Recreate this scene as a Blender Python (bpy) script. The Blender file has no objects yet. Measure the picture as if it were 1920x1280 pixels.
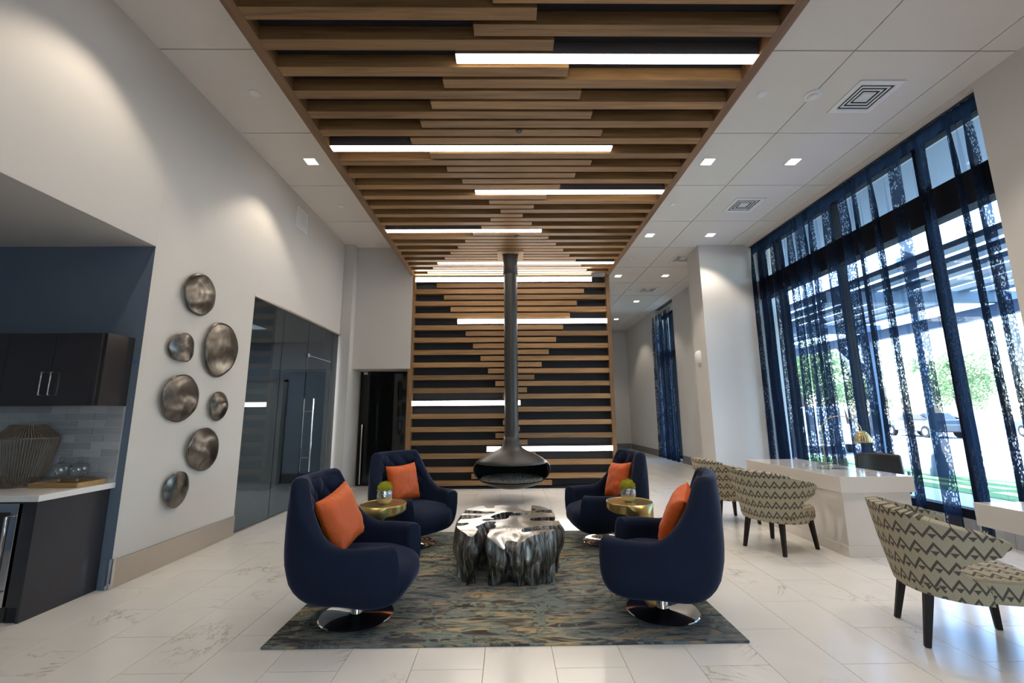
import bpy, bmesh, math, random
from mathutils import Vector, Matrix, noise
random.seed(7)
sc = bpy.context.scene
col = sc.collection
PI = math.pi

# ------------------------------------------------------------------ camera
F_PX, CAM_H = 802.9, 1.375
_p, _y, _r = (math.radians(a) for a in (9.686, 0.672, -0.425))
FW = Vector((math.sin(_y)*math.cos(_p), math.cos(_y)*math.cos(_p), math.sin(_p)))
_rt = Vector((math.cos(_y), -math.sin(_y), 0)); _up = _rt.cross(FW)
RT = math.cos(_r)*_rt + math.sin(_r)*_up
UP = -math.sin(_r)*_rt + math.cos(_r)*_up
EYE = Vector((0, 0, CAM_H))
cam = bpy.data.cameras.new('camera'); cam.sensor_width = 36; cam.lens = F_PX/1920*36
cam.clip_start = .05; cam.clip_end = 500
camo = bpy.data.objects.new('camera', cam); col.objects.link(camo)
camo.matrix_world = Matrix.Translation(EYE) @ Matrix((RT, UP, -FW)).transposed().to_4x4()
sc.camera = camo

def ray(x, y): return FW + (x-960)/F_PX*RT - (y-640)/F_PX*UP
def onz(x, y, z):
    d = ray(x, y); return EYE + d*((z-CAM_H)/d.z)
def onx(x, y, X):
    d = ray(x, y); return EYE + d*(X/d.x)
def ony(x, y, Y):
    d = ray(x, y); return EYE + d*(Y/d.y)

# ------------------------------------------------------------------ light and exposure
sc.view_settings.view_transform = 'Standard'; sc.view_settings.look = 'None'
sc.view_settings.gamma = 1; sc.view_settings.exposure = 0.40
sc.view_settings.use_curve_mapping = False
sc.cycles.max_bounces = 8; sc.cycles.diffuse_bounces = 4; sc.cycles.glossy_bounces = 4
sc.cycles.transparent_max_bounces = 24; sc.cycles.caustics_reflective = False; sc.cycles.caustics_refractive = False
sc.cycles.sample_clamp_indirect = 4
W = bpy.data.worlds.new('sky'); sc.world = W; W.use_nodes = True
nt = W.node_tree; bg = nt.nodes['Background']
sky = nt.nodes.new('ShaderNodeTexSky'); sky.sky_type = 'NISHITA'; sky.sun_disc = False
sky.sun_elevation = math.radians(52); sky.sun_rotation = math.radians(330)
nt.links.new(sky.outputs[0], bg.inputs[0]); bg.inputs[1].default_value = 1.9
SUN_E, STRIP, SPOT_W = 30.0, 14.0, 90.0
sl = bpy.data.lights.new('sun', 'SUN'); sl.energy = SUN_E; sl.angle = .01; sl.color = (1, .96, .9)
so = bpy.data.objects.new('sun', sl); col.objects.link(so)
so.rotation_euler = Vector((.30, -.62, -1)).to_track_quat('-Z', 'Y').to_euler()
so.location = (0, 0, 20)

# ------------------------------------------------------------------ materials
def newmat(name):
    m = bpy.data.materials.new(name); m.use_nodes = True
    return m, m.node_tree, m.node_tree.nodes['Principled BSDF']
def N(t, typ, **kw):
    n = t.nodes.new(typ)
    for k, v in kw.items(): setattr(n, k, v)
    return n
def math_n(t, op, a, b=None, c=None, clamp=False):
    n = N(t, 'ShaderNodeMath', operation=op, use_clamp=clamp)
    for i, v in enumerate((a, b, c)):
        if v is None: continue
        if isinstance(v, (int, float)): n.inputs[i].default_value = v
        else: t.links.new(v, n.inputs[i])
    return n.outputs[0]
def ramp(t, fac, stops, interp='LINEAR'):
    r = N(t, 'ShaderNodeValToRGB'); r.color_ramp.interpolation = interp
    e = r.color_ramp.elements
    while len(e) < len(stops): e.new(.5)
    for q, (p, c) in zip(e, stops): q.position = p; q.color = (*c, 1) if len(c) == 3 else c
    if fac is not None: t.links.new(fac, r.inputs[0])
    return r.outputs[0]
def mixc(t, fac, a, b, blend='MIX'):
    n = N(t, 'ShaderNodeMix', data_type='RGBA', blend_type=blend)
    for i, v in ((0, fac), (6, a), (7, b)):
        if isinstance(v, (int, float)): n.inputs[i].default_value = v
        elif isinstance(v, tuple): n.inputs[i].default_value = (*v, 1)
        else: t.links.new(v, n.inputs[i])
    return n.outputs[2]
def coords(t, kind='Object', scale=(1, 1, 1), loc=None, rnd=0):
    tc = N(t, 'ShaderNodeTexCoord'); mp = N(t, 'ShaderNodeMapping')
    t.links.new(tc.outputs[kind], mp.inputs[0]); mp.inputs['Scale'].default_value = scale
    if rnd:
        oi = N(t, 'ShaderNodeObjectInfo'); cx = N(t, 'ShaderNodeCombineXYZ')
        for i, k in enumerate((1., 1.73, 2.31)):
            t.links.new(math_n(t, 'MULTIPLY', oi.outputs['Random'], rnd*k), cx.inputs[i])
        t.links.new(cx.outputs[0], mp.inputs['Location'])
    return mp.outputs[0]
def noise_n(t, vec, scale, detail=4, rough=.5, dist=0):
    n = N(t, 'ShaderNodeTexNoise'); t.links.new(vec, n.inputs['Vector'])
    n.inputs['Scale'].default_value = scale; n.inputs['Detail'].default_value = detail
    n.inputs['Roughness'].default_value = rough; n.inputs['Distortion'].default_value = dist
    return n.outputs['Fac']
def bump(t, b, h, strength=.3, dist=.01):
    n = N(t, 'ShaderNodeBump'); n.inputs['Strength'].default_value = strength; n.inputs['Distance'].default_value = dist
    t.links.new(h, n.inputs['Height']); t.links.new(n.outputs[0], b.inputs['Normal'])
def M(name, c, rough=.5, metal=0, vary=0, vscale=8, bumpy=0, bscale=60, coat=0, sheen=0, spec=None):
    m, t, b = newmat(name)
    b.inputs['Base Color'].default_value = (*c, 1); b.inputs['Roughness'].default_value = rough; b.inputs['Metallic'].default_value = metal
    if coat: b.inputs['Coat Weight'].default_value = coat; b.inputs['Coat Roughness'].default_value = .05
    if sheen: b.inputs['Sheen Weight'].default_value = sheen; b.inputs['Sheen Roughness'].default_value = .4
    if spec is not None: b.inputs['Specular IOR Level'].default_value = spec
    if vary:
        f = noise_n(t, coords(t), vscale, 3)
        t.links.new(mixc(t, f, tuple(max(0, x*(1-vary)) for x in c), tuple(min(1, x*(1+vary)) for x in c)), b.inputs['Base Color'])
    if bumpy: bump(t, b, noise_n(t, coords(t), bscale, 4), bumpy, .005)
    return m
def wood(name, axis, dark, light, rough=.42):
    m, t, b = newmat(name)
    s = [26, 26, 26]; s[axis] = 1.1
    v = coords(t, scale=tuple(s), rnd=37)
    g = noise_n(t, v, 1.0, 5, .6, 1.2)
    s2 = [7, 7, 7]; s2[axis] = .5
    g2 = noise_n(t, coords(t, scale=tuple(s2), rnd=11), 1.0, 3, .5, 1.5)
    f = math_n(t, 'ADD', math_n(t, 'MULTIPLY', g, .6), math_n(t, 'MULTIPLY', g2, .4))
    c = ramp(t, f, [(.28, dark), (.5, tuple((a+q)/2 for a, q in zip(dark, light))), (.72, light)])
    oi = N(t, 'ShaderNodeObjectInfo')
    k = math_n(t, 'ADD', math_n(t, 'MULTIPLY', oi.outputs['Random'], .5), .75)
    cc = N(t, 'ShaderNodeVectorMath', operation='SCALE'); t.links.new(c, cc.inputs[0]); t.links.new(k, cc.inputs['Scale'])
    t.links.new(cc.outputs[0], b.inputs['Base Color']); b.inputs['Roughness'].default_value = rough
    return m
def emit(name, c, s):
    m, t, b = newmat(name); b.inputs['Base Color'].default_value = (.8, .8, .8, 1)
    b.inputs['Emission Color'].default_value = (*c, 1); b.inputs['Emission Strength'].default_value = s
    return m
def glass(name, tint, ior=1.5, rough=0):
    m = bpy.data.materials.new(name); m.use_nodes = True; t = m.node_tree; t.nodes.clear()
    o = N(t, 'ShaderNodeOutputMaterial'); mx = N(t, 'ShaderNodeMixShader'); fr = N(t, 'ShaderNodeFresnel')
    tr = N(t, 'ShaderNodeBsdfTransparent'); gl = N(t, 'ShaderNodeBsdfGlossy')
    ge = N(t, 'ShaderNodeNewGeometry')
    t.links.new(math_n(t, 'ADD', math_n(t, 'MULTIPLY', ge.outputs['Backfacing'], 1/ior-ior), ior), fr.inputs[0])
    tr.inputs[0].default_value = (*tint, 1); gl.inputs['Roughness'].default_value = rough
    t.links.new(fr.outputs[0], mx.inputs[0]); t.links.new(tr.outputs[0], mx.inputs[1]); t.links.new(gl.outputs[0], mx.inputs[2])
    t.links.new(mx.outputs[0], o.inputs[0]); return m

m_wall = M('wall_paint', (.62, .585, .545), .75, vary=.03, vscale=2, bumpy=.05, bscale=200)
m_blue = M('slate_blue_paint', (.13, .175, .245), .6, vary=.04)
m_ceil = M('ceiling_tile', (.72, .675, .625), .85, bumpy=.06, bscale=300)
m_ceilgap = M('ceiling_joint', (.16, .15, .14), .9)
m_white = M('white_plastic', (.8, .79, .77), .45)
m_steel = M('brushed_steel', (.56, .51, .46), .32, 1, vary=.08, vscale=3)
m_steelp = M('polished_steel', (.78, .79, .8), .12, 1)
m_dark = M('backing_black', (.012, .013, .018), .8)
m_alu = M('aluminium_grey', (.16, .16, .17), .5, .6)
m_woodx = wood('walnut_slat', 0, (.125, .060, .022), (.42, .235, .095))
m_woody = wood('walnut_board_long', 1, (.10, .05, .022), (.25, .135, .06))
m_woodz = wood('walnut_board_upright', 2, (.12, .06, .025), (.30, .165, .07))
m_strip = emit('strip_diffuser', (1, .92, .81), STRIP)
m_down = emit('downlight_diffuser', (1, .95, .88), 12)
m_base = M('grey_baseboard', (.16, .155, .15), .5)
m_grout = M('grout', (.64, .61, .57), .8)

def floor_mat():
    m, t, b = newmat('marble_floor_tile')
    v = coords(t, rnd=40)
    n1 = noise_n(t, v, 1.4, 8, .62, 1.8)
    vein = math_n(t, 'ABSOLUTE', math_n(t, 'SUBTRACT', n1, .5))
    c1 = ramp(t, vein, [(0, (.40, .375, .35)), (.006, (.70, .67, .63)), (.022, (.81, .785, .745)), (.5, (.825, .80, .76))])
    msk = ramp(t, noise_n(t, v, 1.3, 3), [(.56, (0, 0, 0)), (.66, (1, 1, 1))])
    cloud = ramp(t, noise_n(t, v, 2.2, 5, .6), [(.3, (.79, .765, .725)), (.7, (.84, .82, .785))])
    t.links.new(mixc(t, msk, cloud, c1), b.inputs['Base Color'])
    b.inputs['Roughness'].default_value = .16; b.inputs['Specular IOR Level'].default_value = .5
    return m
m_floor = floor_mat()

def rug_mat():
    m, t, b = newmat('abstract_rug')
    n1 = noise_n(t, coords(t, scale=(1.3, 4.2, 1)), 1.9, 3, .55, .8)
    n2 = noise_n(t, coords(t, scale=(1.4, 9, 1)), 1.7, 3, .5, .35)
    n3 = noise_n(t, coords(t, scale=(1.5, 2.3, 1)), 2.0, 2, .5, 1.9)
    n4 = noise_n(t, coords(t, scale=(.8, .6, 1)), 1.0, 1)
    base = ramp(t, n1, [(.30, (.05, .047, .043)), (.41, (.095, .088, .075)), (.47, (.32, .315, .26)), (.55, (.23, .245, .205)), (.60, (.09, .078, .064)), (.70, (.35, .335, .27))])
    gold = ramp(t, n2, [(.56, (0, 0, 0)), (.60, (1, 1, 1))])
    c = mixc(t, gold, base, (.46, .34, .185))
    ltl = ramp(t, n2, [(.36, (1, 1, 1)), (.40, (0, 0, 0))])
    c = mixc(t, ltl, c, (.06, .055, .05))
    leaf = ramp(t, n3, [(.52, (0, 0, 0)), (.53, (1, 1, 1)), (.585, (1, 1, 1)), (.595, (0, 0, 0))])
    c = mixc(t, leaf, c, (.19, .23, .205))
    edge = ramp(t, n3, [(.49, (0, 0, 0)), (.5, (.7, .7, .7)), (.515, (.7, .7, .7)), (.52, (0, 0, 0))])
    c = mixc(t, edge, c, (.055, .052, .048))
    n5 = noise_n(t, coords(t, scale=(5, 42, 1)), 1.6, 3, .6)
    c = mixc(t, ramp(t, n5, [(.36, (.75, .75, .75)), (.5, (0, 0, 0))]), c, mixc(t, .6, c, (.03, .03, .028)))
    c = mixc(t, ramp(t, n5, [(.56, (0, 0, 0)), (.68, (.6, .6, .6))]), c, (.34, .29, .20))
    c = mixc(t, ramp(t, n4, [(.36, (1, 1, 1)), (.5, (0, 0, 0))]), c, mixc(t, .45, c, (.07, .10, .15)))
    t.links.new(c, b.inputs['Base Color']); b.inputs['Roughness'].default_value = .95; b.inputs['Specular IOR Level'].default_value = .1
    bump(t, b, noise_n(t, coords(t), 250, 2), .5, .004)
    return m
m_rug = rug_mat()

def velvet(name, c):
    m, t, b = newmat(name)
    f = noise_n(t, coords(t, rnd=9), 5, 4, .6)
    t.links.new(mixc(t, f, tuple(x*.72 for x in c), tuple(x*1.25 for x in c)), b.inputs['Base Color'])
    b.inputs['Roughness'].default_value = .85; b.inputs['Sheen Weight'].default_value = .22; b.inputs['Sheen Roughness'].default_value = .3
    b.inputs['Sheen Tint'].default_value = (.45, .5, .8, 1); b.inputs['Specular IOR Level'].default_value = .15
    bump(t, b, noise_n(t, coords(t), 180, 3), .12, .003)
    return m
m_navy = velvet("navy_velvet", (.009, .0145, .034))
def satin():
    m, t, b = newmat('orange_satin')
    v = coords(t, rnd=5)
    b.inputs['Base Color'].default_value = (.64, .10, .006, 1); b.inputs['Roughness'].default_value = .55
    b.inputs['Sheen Weight'].default_value = .08; b.inputs['Sheen Tint'].default_value = (1, .5, .2, 1)
    bump(t, b, noise_n(t, coords(t, scale=(2, 5, 2), rnd=5), 2.0, 3, .45, 1.2), .3, .03)
    return m
m_orange = satin()
m_chrome = M('polished_chrome', (.82, .81, .79), .06, 1)
m_cut = M('polished_cut_metal', (.74, .72, .69), .24, 1, bumpy=.03, bscale=6)
def bark():
    m, t, b = newmat('silvered_bark')
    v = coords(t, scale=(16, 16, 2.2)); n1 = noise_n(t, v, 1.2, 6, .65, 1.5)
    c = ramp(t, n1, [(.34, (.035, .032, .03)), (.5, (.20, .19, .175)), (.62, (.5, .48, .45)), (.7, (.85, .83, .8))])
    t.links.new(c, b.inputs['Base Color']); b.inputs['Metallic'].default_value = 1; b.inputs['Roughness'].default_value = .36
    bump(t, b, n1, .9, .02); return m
m_bark = bark()
m_brass = M('brushed_brass', (.52, .385, .15), .3, 1, vary=.07, vscale=20)
m_black = M('black_steel', (.04, .037, .034), .42, .2)
m_blackin = M('soot_black', (.006, .006, .006), .9)
m_pebble = M('black_glass_pebble', (.32, .29, .25), .25, vary=.5, vscale=30)
m_gloss = M('white_lacquer', (.72, .67, .62), .12, coat=.5)
m_lac = M('dark_lacquer', (.030, .026, .028), .15, coat=.6)
m_lac2 = M('dark_cabinet', (.034, .034, .042), .3)
m_counter = M('white_quartz', (.80, .78, .76), .2, vary=.03, vscale=40)
def glazed():
    m, t, b = newmat('grey_glazed_tile'); oi = N(t, 'ShaderNodeObjectInfo')
    f = math_n(t, 'ADD', math_n(t, 'MULTIPLY', oi.outputs['Random'], .6), math_n(t, 'MULTIPLY', noise_n(t, coords(t, scale=(1, 1, 6), rnd=7), 9, 4), .5))
    t.links.new(ramp(t, f, [(.2, (.33, .35, .39)), (.85, (.50, .52, .56))]), b.inputs['Base Color']); b.inputs['Roughness'].default_value = .14
    return m
m_tile = glazed()
m_leather = M('black_leather', (.018, .016, .015), .38, bumpy=.1, bscale=120)
m_leg = M('dark_stained_leg', (.018, .013, .010), .6, spec=.25)
m_glass = glass('tinted_glass', (.27, .30, .315), 1.5)
m_clear = glass('clear_glass', (.9, .92, .93), 1.9)
m_win = glass('window_glass', (.86, .92, .95), 1.25)
m_acry = glass('acrylic', (.88, .9, .92), 1.5)
m_conc = M('pale_concrete', (.46, .48, .51), .9, vary=.05, vscale=1.5); m_grass = M('lawn_green', (.09, .20, .05), .95, vary=.3, vscale=20)
m_road = M('road_grey', (.32, .34, .37), .9, vary=.06, vscale=.8); m_perg = M('pergola_blue_grey', (.10, .145, .21), .6); m_soff = M('soffit_grey', (.34, .37, .40), .8)
m_mull = M('dark_bronze_frame', (.014, .014, .016), .7, 0, spec=.15)

def bronze():
    m, t, b = newmat('burnished_bronze')
    f = noise_n(t, coords(t, rnd=30), 5, 4, .6, 1)
    t.links.new(ramp(t, f, [(.3, (.075, .067, .06)), (.5, (.14, .128, .115)), (.75, (.27, .245, .22))]), b.inputs['Base Color'])
    b.inputs['Metallic'].default_value = 1; b.inputs['Roughness'].default_value = .27
    bump(t, b, noise_n(t, coords(t, rnd=12), 9, 2), .05, .01); return m
m_bronze = bronze()

def zigzag():
    m, t, b = newmat('zigzag_fabric')
    uv = N(t, 'ShaderNodeUVMap'); sp = N(t, 'ShaderNodeSeparateXYZ'); t.links.new(uv.outputs[0], sp.inputs[0])
    x = math_n(t, 'DIVIDE', sp.outputs[0], .078); y = math_n(t, 'DIVIDE', sp.outputs[1], .098)
    tri = math_n(t, 'MULTIPLY', math_n(t, 'ABSOLUTE', math_n(t, 'SUBTRACT', math_n(t, 'FRACT', x), .5)), 2)
    val = math_n(t, 'FRACT', math_n(t, 'ADD', y, math_n(t, 'MULTIPLY', tri, .62)))
    line = math_n(t, 'LESS_THAN', val, .23)
    ty = math_n(t, 'SUBTRACT', math_n(t, 'FRACT', y), .42)
    tx = math_n(t, 'ABSOLUTE', math_n(t, 'SUBTRACT', math_n(t, 'FRACT', x), .5))
    wl = math_n(t, 'MULTIPLY', ty, .95)
    tr_ = math_n(t, 'MULTIPLY', math_n(t, 'LESS_THAN', ty, .27), math_n(t, 'LESS_THAN', tx, wl))
    f = math_n(t, 'MAXIMUM', line, tr_)
    n = noise_n(t, coords(t), 160, 2)
    lightc = mixc(t, n, (.33, .285, .20), (.42, .37, .27)); darkc = mixc(t, n, (.065, .056, .047), (.105, .09, .076))
    t.links.new(mixc(t, f, lightc, darkc), b.inputs['Base Color'])
    b.inputs['Roughness'].default_value = .8; b.inputs['Specular IOR Level'].default_value = .25
    return m
m_zig = zigzag()

def sheer(name):
    m = bpy.data.materials.new(name); m.use_nodes = True; t = m.node_tree; t.nodes.clear()
    o = N(t, 'ShaderNodeOutputMaterial')
    uv = N(t, 'ShaderNodeUVMap'); sp = N(t, 'ShaderNodeSeparateXYZ'); t.links.new(uv.outputs[0], sp.inputs[0])
    u, v = sp.outputs[0], sp.outputs[1]
    # woven lace bands running down the cloth, open voile between them
    st = math_n(t, 'FRACT', math_n(t, 'DIVIDE', u, .62))
    band = math_n(t, 'LESS_THAN', st, .40)
    cb = N(t, 'ShaderNodeCombineXYZ'); t.links.new(math_n(t, 'MULTIPLY', u, 58), cb.inputs[0]); t.links.new(math_n(t, 'MULTIPLY', v, 21), cb.inputs[1])
    vo = N(t, 'ShaderNodeTexVoronoi', feature='DISTANCE_TO_EDGE'); t.links.new(cb.outputs[0], vo.inputs[0]); vo.inputs['Scale'].default_value = 1
    vo.inputs['Randomness'].default_value = .75
    hole = math_n(t, 'GREATER_THAN', vo.outputs[0], .16)
    big = noise_n(t, cb.outputs[0], .1, 2)
    hole = math_n(t, 'MULTIPLY', hole, math_n(t, 'GREATER_THAN', big, .42))
    lace = math_n(t, 'SUBTRACT', .93, math_n(t, 'MULTIPLY', hole, .62))
    head = math_n(t, 'GREATER_THAN', v, 4.53)
    a = math_n(t, 'ADD', math_n(t, 'MULTIPLY', band, lace), math_n(t, 'MULTIPLY', math_n(t, 'SUBTRACT', 1, band), .07))
    a = math_n(t, 'MAXIMUM', a, math_n(t, 'MULTIPLY', head, .95))
    tr = N(t, 'ShaderNodeBsdfTransparent'); tr.inputs[0].default_value = (.93, .96, 1, 1)
    df = N(t, 'ShaderNodeBsdfDiffuse'); df.inputs[0].default_value = (.016, .019, .028, 1)
    tl = N(t, 'ShaderNodeBsdfTranslucent'); tl.inputs[0].default_value = (.018, .036, .075, 1)
    m1 = N(t, 'ShaderNodeMixShader'); m1.inputs[0].default_value = .5
    t.links.new(df.outputs[0], m1.inputs[1]); t.links.new(tl.outputs[0], m1.inputs[2])
    m2 = N(t, 'ShaderNodeMixShader'); t.links.new(a, m2.inputs[0]); t.links.new(tr.outputs[0], m2.inputs[1]); t.links.new(m1.outputs[0], m2.inputs[2])
    t.links.new(m2.outputs[0], o.inputs[0]); return m
m_sheer = sheer('navy_lace_sheer')

# ------------------------------------------------------------------ object helpers
class G:
    def __init__(s): s.v = []; s.f = []; s.uv = None
    def add(s, vs, fs):
        o = len(s.v); s.v += [tuple(p) for p in vs]; s.f += [tuple(i+o for i in q) for q in fs]; return s
    def box(s, x0, x1, y0, y1, z0, z1):
        vs = [(x, y, z) for z in (z0, z1) for y in (y0, y1) for x in (x0, x1)]
        return s.add(vs, [(0, 2, 3, 1), (4, 5, 7, 6), (0, 1, 5, 4), (2, 6, 7, 3), (0, 4, 6, 2), (1, 3, 7, 5)])
    def lathe(s, prof, seg=32, c=(0, 0, 0), capb=False, capt=False, a0=0, a1=2*PI):
        full = abs(a1-a0-2*PI) < 1e-6; n = seg if full else seg+1
        vs = [(c[0]+r*math.cos(a0+(a1-a0)*i/seg), c[1]+r*math.sin(a0+(a1-a0)*i/seg), c[2]+z) for r, z in prof for i in range(n)]
        fs = [(j*n+i, j*n+(i+1) % n, (j+1)*n+(i+1) % n, (j+1)*n+i) for j in range(len(prof)-1) for i in range(seg)]
        if capb: fs.append(tuple(range(n))[::-1])
        if capt: fs.append(tuple((len(prof)-1)*n+i for i in range(n)))
        return s.add(vs, fs)
    def tube(s, pts, r, seg=10, caps=True):
        pts = [Vector(p) for p in pts]; rings = []
        rr = r if isinstance(r, (list, tuple)) else [r]*len(pts)
        d0 = (pts[1]-pts[0]).normalized(); ref = Vector((0, 0, 1)) if abs(d0.z) < .9 else Vector((1, 0, 0))
        a = d0.cross(ref).normalized()
        vs = []
        for i, p in enumerate(pts):
            d = (pts[min(i+1, len(pts)-1)]-pts[max(i-1, 0)]).normalized()
            a = (a-d*a.dot(d)).normalized(); b = d.cross(a)
            vs += [p+(a*math.cos(2*PI*k/seg)+b*math.sin(2*PI*k/seg))*rr[i] for k in range(seg)]
        fs = [(j*seg+k, j*seg+(k+1) % seg, (j+1)*seg+(k+1) % seg, (j+1)*seg+k) for j in range(len(pts)-1) for k in range(seg)]
        if caps: fs += [tuple(range(seg))[::-1], tuple((len(pts)-1)*seg+k for k in range(seg))]
        return s.add(vs, fs)
    def taper(s, p0, p1, w0, w1):
        vs = []
        for p, w in ((p0, w0), (p1, w1)):
            vs += [(p[0]+a*w/2, p[1]+b*w/2, p[2]) for a, b in ((-1, -1), (1, -1), (1, 1), (-1, 1))]
        return s.add(vs, [(3, 2, 1, 0), (4, 5, 6, 7), (0, 1, 5, 4), (1, 2, 6, 5), (2, 3, 7, 6), (3, 0, 4, 7)])
    def prism(s, poly, z0, z1):
        n = len(poly)
        return s.add([(x, y, z0) for x, y in poly]+[(x, y, z1) for x, y in poly],
                     [tuple(range(n))[::-1], tuple(range(n, 2*n))]+[(i, (i+1) % n, n+(i+1) % n, n+i) for i in range(n)])
    def mesh(s, name, smooth=None):
        me = bpy.data.meshes.new(name); me.from_pydata(s.v, [], s.f)
        if s.uv:
            l = me.uv_layers.new(name='uv')
            for lp in me.loops: l.data[lp.index].uv = s.uv[lp.vertex_index]
        bm = bmesh.new(); bm.from_mesh(me); bmesh.ops.recalc_face_normals(bm, faces=bm.faces); bm.to_mesh(me); bm.free()
        if smooth is not None:
            me.shade_smooth()
            if smooth < 180: me.set_sharp_from_angle(angle=math.radians(smooth))
        return me
    def build(s, name, mat, parent=None, smooth=None, bevel=0, seg=2, sub=0, solid=0, loc=None, rot=None):
        o = bpy.data.objects.new(name, s.mesh(name, smooth)); col.objects.link(o)
        if mat: o.data.materials.append(mat)
        if parent: o.parent = parent
        if loc: o.location = loc
        if rot: o.rotation_euler = rot
        if solid:
            md = o.modifiers.new('solid', 'SOLIDIFY'); md.thickness = solid; md.offset = 0
        if bevel:
            md = o.modifiers.new('bevel', 'BEVEL'); md.width = bevel; md.segments = seg; md.limit_method = 'ANGLE'
        if sub:
            md = o.modifiers.new('sub', 'SUBSURF'); md.levels = sub; md.render_levels = sub
        return o
def tag(o, label, cat, group=None):
    o['label'] = label; o['category'] = cat
    if group: o['group'] = group
    return o
def struct(o): o['kind'] = 'structure'; return o
def empty(name, loc=(0, 0, 0), rz=0):
    e = bpy.data.objects.new(name, None); e.empty_display_size = .1; col.objects.link(e)
    e.location = loc; e.rotation_euler = (0, 0, rz); return e
def inst(name, me, parent=None, loc=(0, 0, 0), rot=None):
    o = bpy.data.objects.new(name, me); col.objects.link(o); o.parent = parent; o.location = loc
    if rot: o.rotation_euler = rot
    return o
def copy_tree(o, parent=None):
    c = o.copy(); col.objects.link(c); c.parent = parent
    for ch in list(o.children): copy_tree(ch, c)
    return c
def box(name, b, mat, parent=None, bevel=0): return G().box(*b).build(name, mat, parent, bevel=bevel)
def sstep(a, b, x):
    t = min(1, max(0, (x-a)/(b-a))); return t*t*(3-2*t)
def lerp_tab(tab, x):
    if x <= tab[0][0]: return tab[0][1]
    for (a, p), (b, q) in zip(tab, tab[1:]):
        if x <= b: return p+(q-p)*(x-a)/(b-a)
    return tab[-1][1]

# ------------------------------------------------------------------ key dimensions (metres)
XL, XR, ZC, YS, ZP = -3.24, 4.90, 4.774, 8.41, 4.18
PXL, PXR, IXL, IXR = -1.955, 2.108, -1.862, 2.022
YF, YN = 17.4, -3.0
ZN, YK = 2.934, 3.787          # kitchenette niche: soffit height, end wall

# ------------------------------------------------------------------ structure
floor = struct(box('floor', (-5.3, 5.45, YN, YF+.2, -.12, -.014), m_grout))
TX, TY = .3965, .80
tile_me = G().box(.0015, TX-.0015, .0015, TY-.0015, -.014, 0).mesh('floor_tile'); tile_me.materials.append(m_floor)
rest = G()
i0 = math.floor((-5.3+.14)/TX)
for i in range(i0, 14):
    x = -.14+i*TX
    if x > 5.1: break
    off = 2.62 if (i+1) % 2 == 0 else 3.02
    for k in range(-8, 20):
        y = off+k*TY
        if y < YN-.4 or y > YF-.2: continue
        if 1.7 <= y < 9.0 and -3.6 < x:
            inst('floor_tile', tile_me, floor, (x, y, 0))
        else:
            rest.box(x+.0015, x+TX-.0015, max(y, YN)+.0015, min(y+TY, YF)-.0015, -.014, 0)
ro = rest.build('far_floor_tiles', m_floor, floor); ro['kind'] = 'stuff'

ceiling = struct(box('ceiling', (-5.3, 5.45, YN, YF+.2, ZC+.02, ZC+.15), m_ceilgap))
def ctile(x0, x1, y0, y1):
    me = G().box(.006, x1-x0-.006, .006, y1-y0-.006, 0, .02).mesh('ceiling_tile'); me.materials.append(m_ceil)
    inst('ceiling_tile', me, ceiling, (x0, y0, ZC))
ye = [YN]+[y for y in (3.53+1.2155*k for k in range(-5, 12)) if YN+.2 < y < YF-.1]+[YF]
for x0, x1 in ((-3.3, -2.03), (2.06, 3.336), (3.336, 4.533), (4.533, 4.95)):
    for y0, y1 in zip(ye, ye[1:]):
        if x0 < 0 and y0 > 8.4: continue
        ctile(x0, x1, y0, y1)

# left wall with the niche opening cut out (niche: y < YK, z < ZN), wall piece before the glass, wall above the glass
w = G().box(XL-.16, XL, YK+.001, 5.37, 0, ZC).box(XL-.16, XL, 5.37, 8.19, 2.925, ZC).box(XL-.16, XL, YN, YK, ZN, ZC)
struct(w.build('wall_left', m_wall))
struct(G().box(XL-2.0, XL-.001, YN, YK-.001, ZN-.004, ZN+.1).build('ceiling_niche', m_wall))
struct(box('wall_niche_end', (-5.3, XL-.001, YK, YK+.12, 0, ZN+.05), m_blue))
struct(box('wall_niche_back', (-5.35, -5.2, YN, YK, 0, ZN+.1), m_blue))
EX0, EX1, EZ = .5, 2.3, 2.5     # unseen glazed entrance behind the camera, added so daylight reaches the niche
struct(G().box(-5.3, EX0, YN-.15, YN, 0, ZC+.1).box(EX1, 5.45, YN-.15, YN, 0, ZC+.1).box(EX0, EX1, YN-.15, YN, EZ, ZC+.1).build('wall_near', m_wall))
wn = struct(empty('window_added'))
for x in (EX0, (EX0+EX1)/2-.03, EX1-.06): box('mullion', (x, x+.06, YN-.11, YN-.03, 0, EZ), m_mull, wn)
for z in (0, EZ-.08): box('rail', (EX0, EX1, YN-.11, YN-.03, z, z+.08), m_mull, wn)
for x0, x1 in ((EX0+.06, (EX0+EX1)/2-.03), ((EX0+EX1)/2+.03, EX1-.06)): box('pane', (x0, x1, YN-.073, YN-.067, .08, EZ-.08), m_win, wn)
struct(box('ground_entry', (-30, 5.42, -40, YN-.15, -.3, -.1), m_conc))
struct(box('wall_back_pier', (XL-.16, -3.045, 8.205, 9.0, 0, ZC), m_wall)); struct(box('wall_back_header', (-3.045, PXL+.05, 8.395, 9.0, 2.28, ZC), m_wall))
struct(box('wall_back', (PXL+.05, PXR-.06, 8.56, 9.0, 0, ZC), m_wall))
struct(box('wall_corridor', (1.9, 2.048, 9.0, YF, 0, ZC), m_wall))
struct(box('wall_far', (1.9, 5.45, YF, YF+.15, 0, ZC+.02), m_wall))
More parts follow.
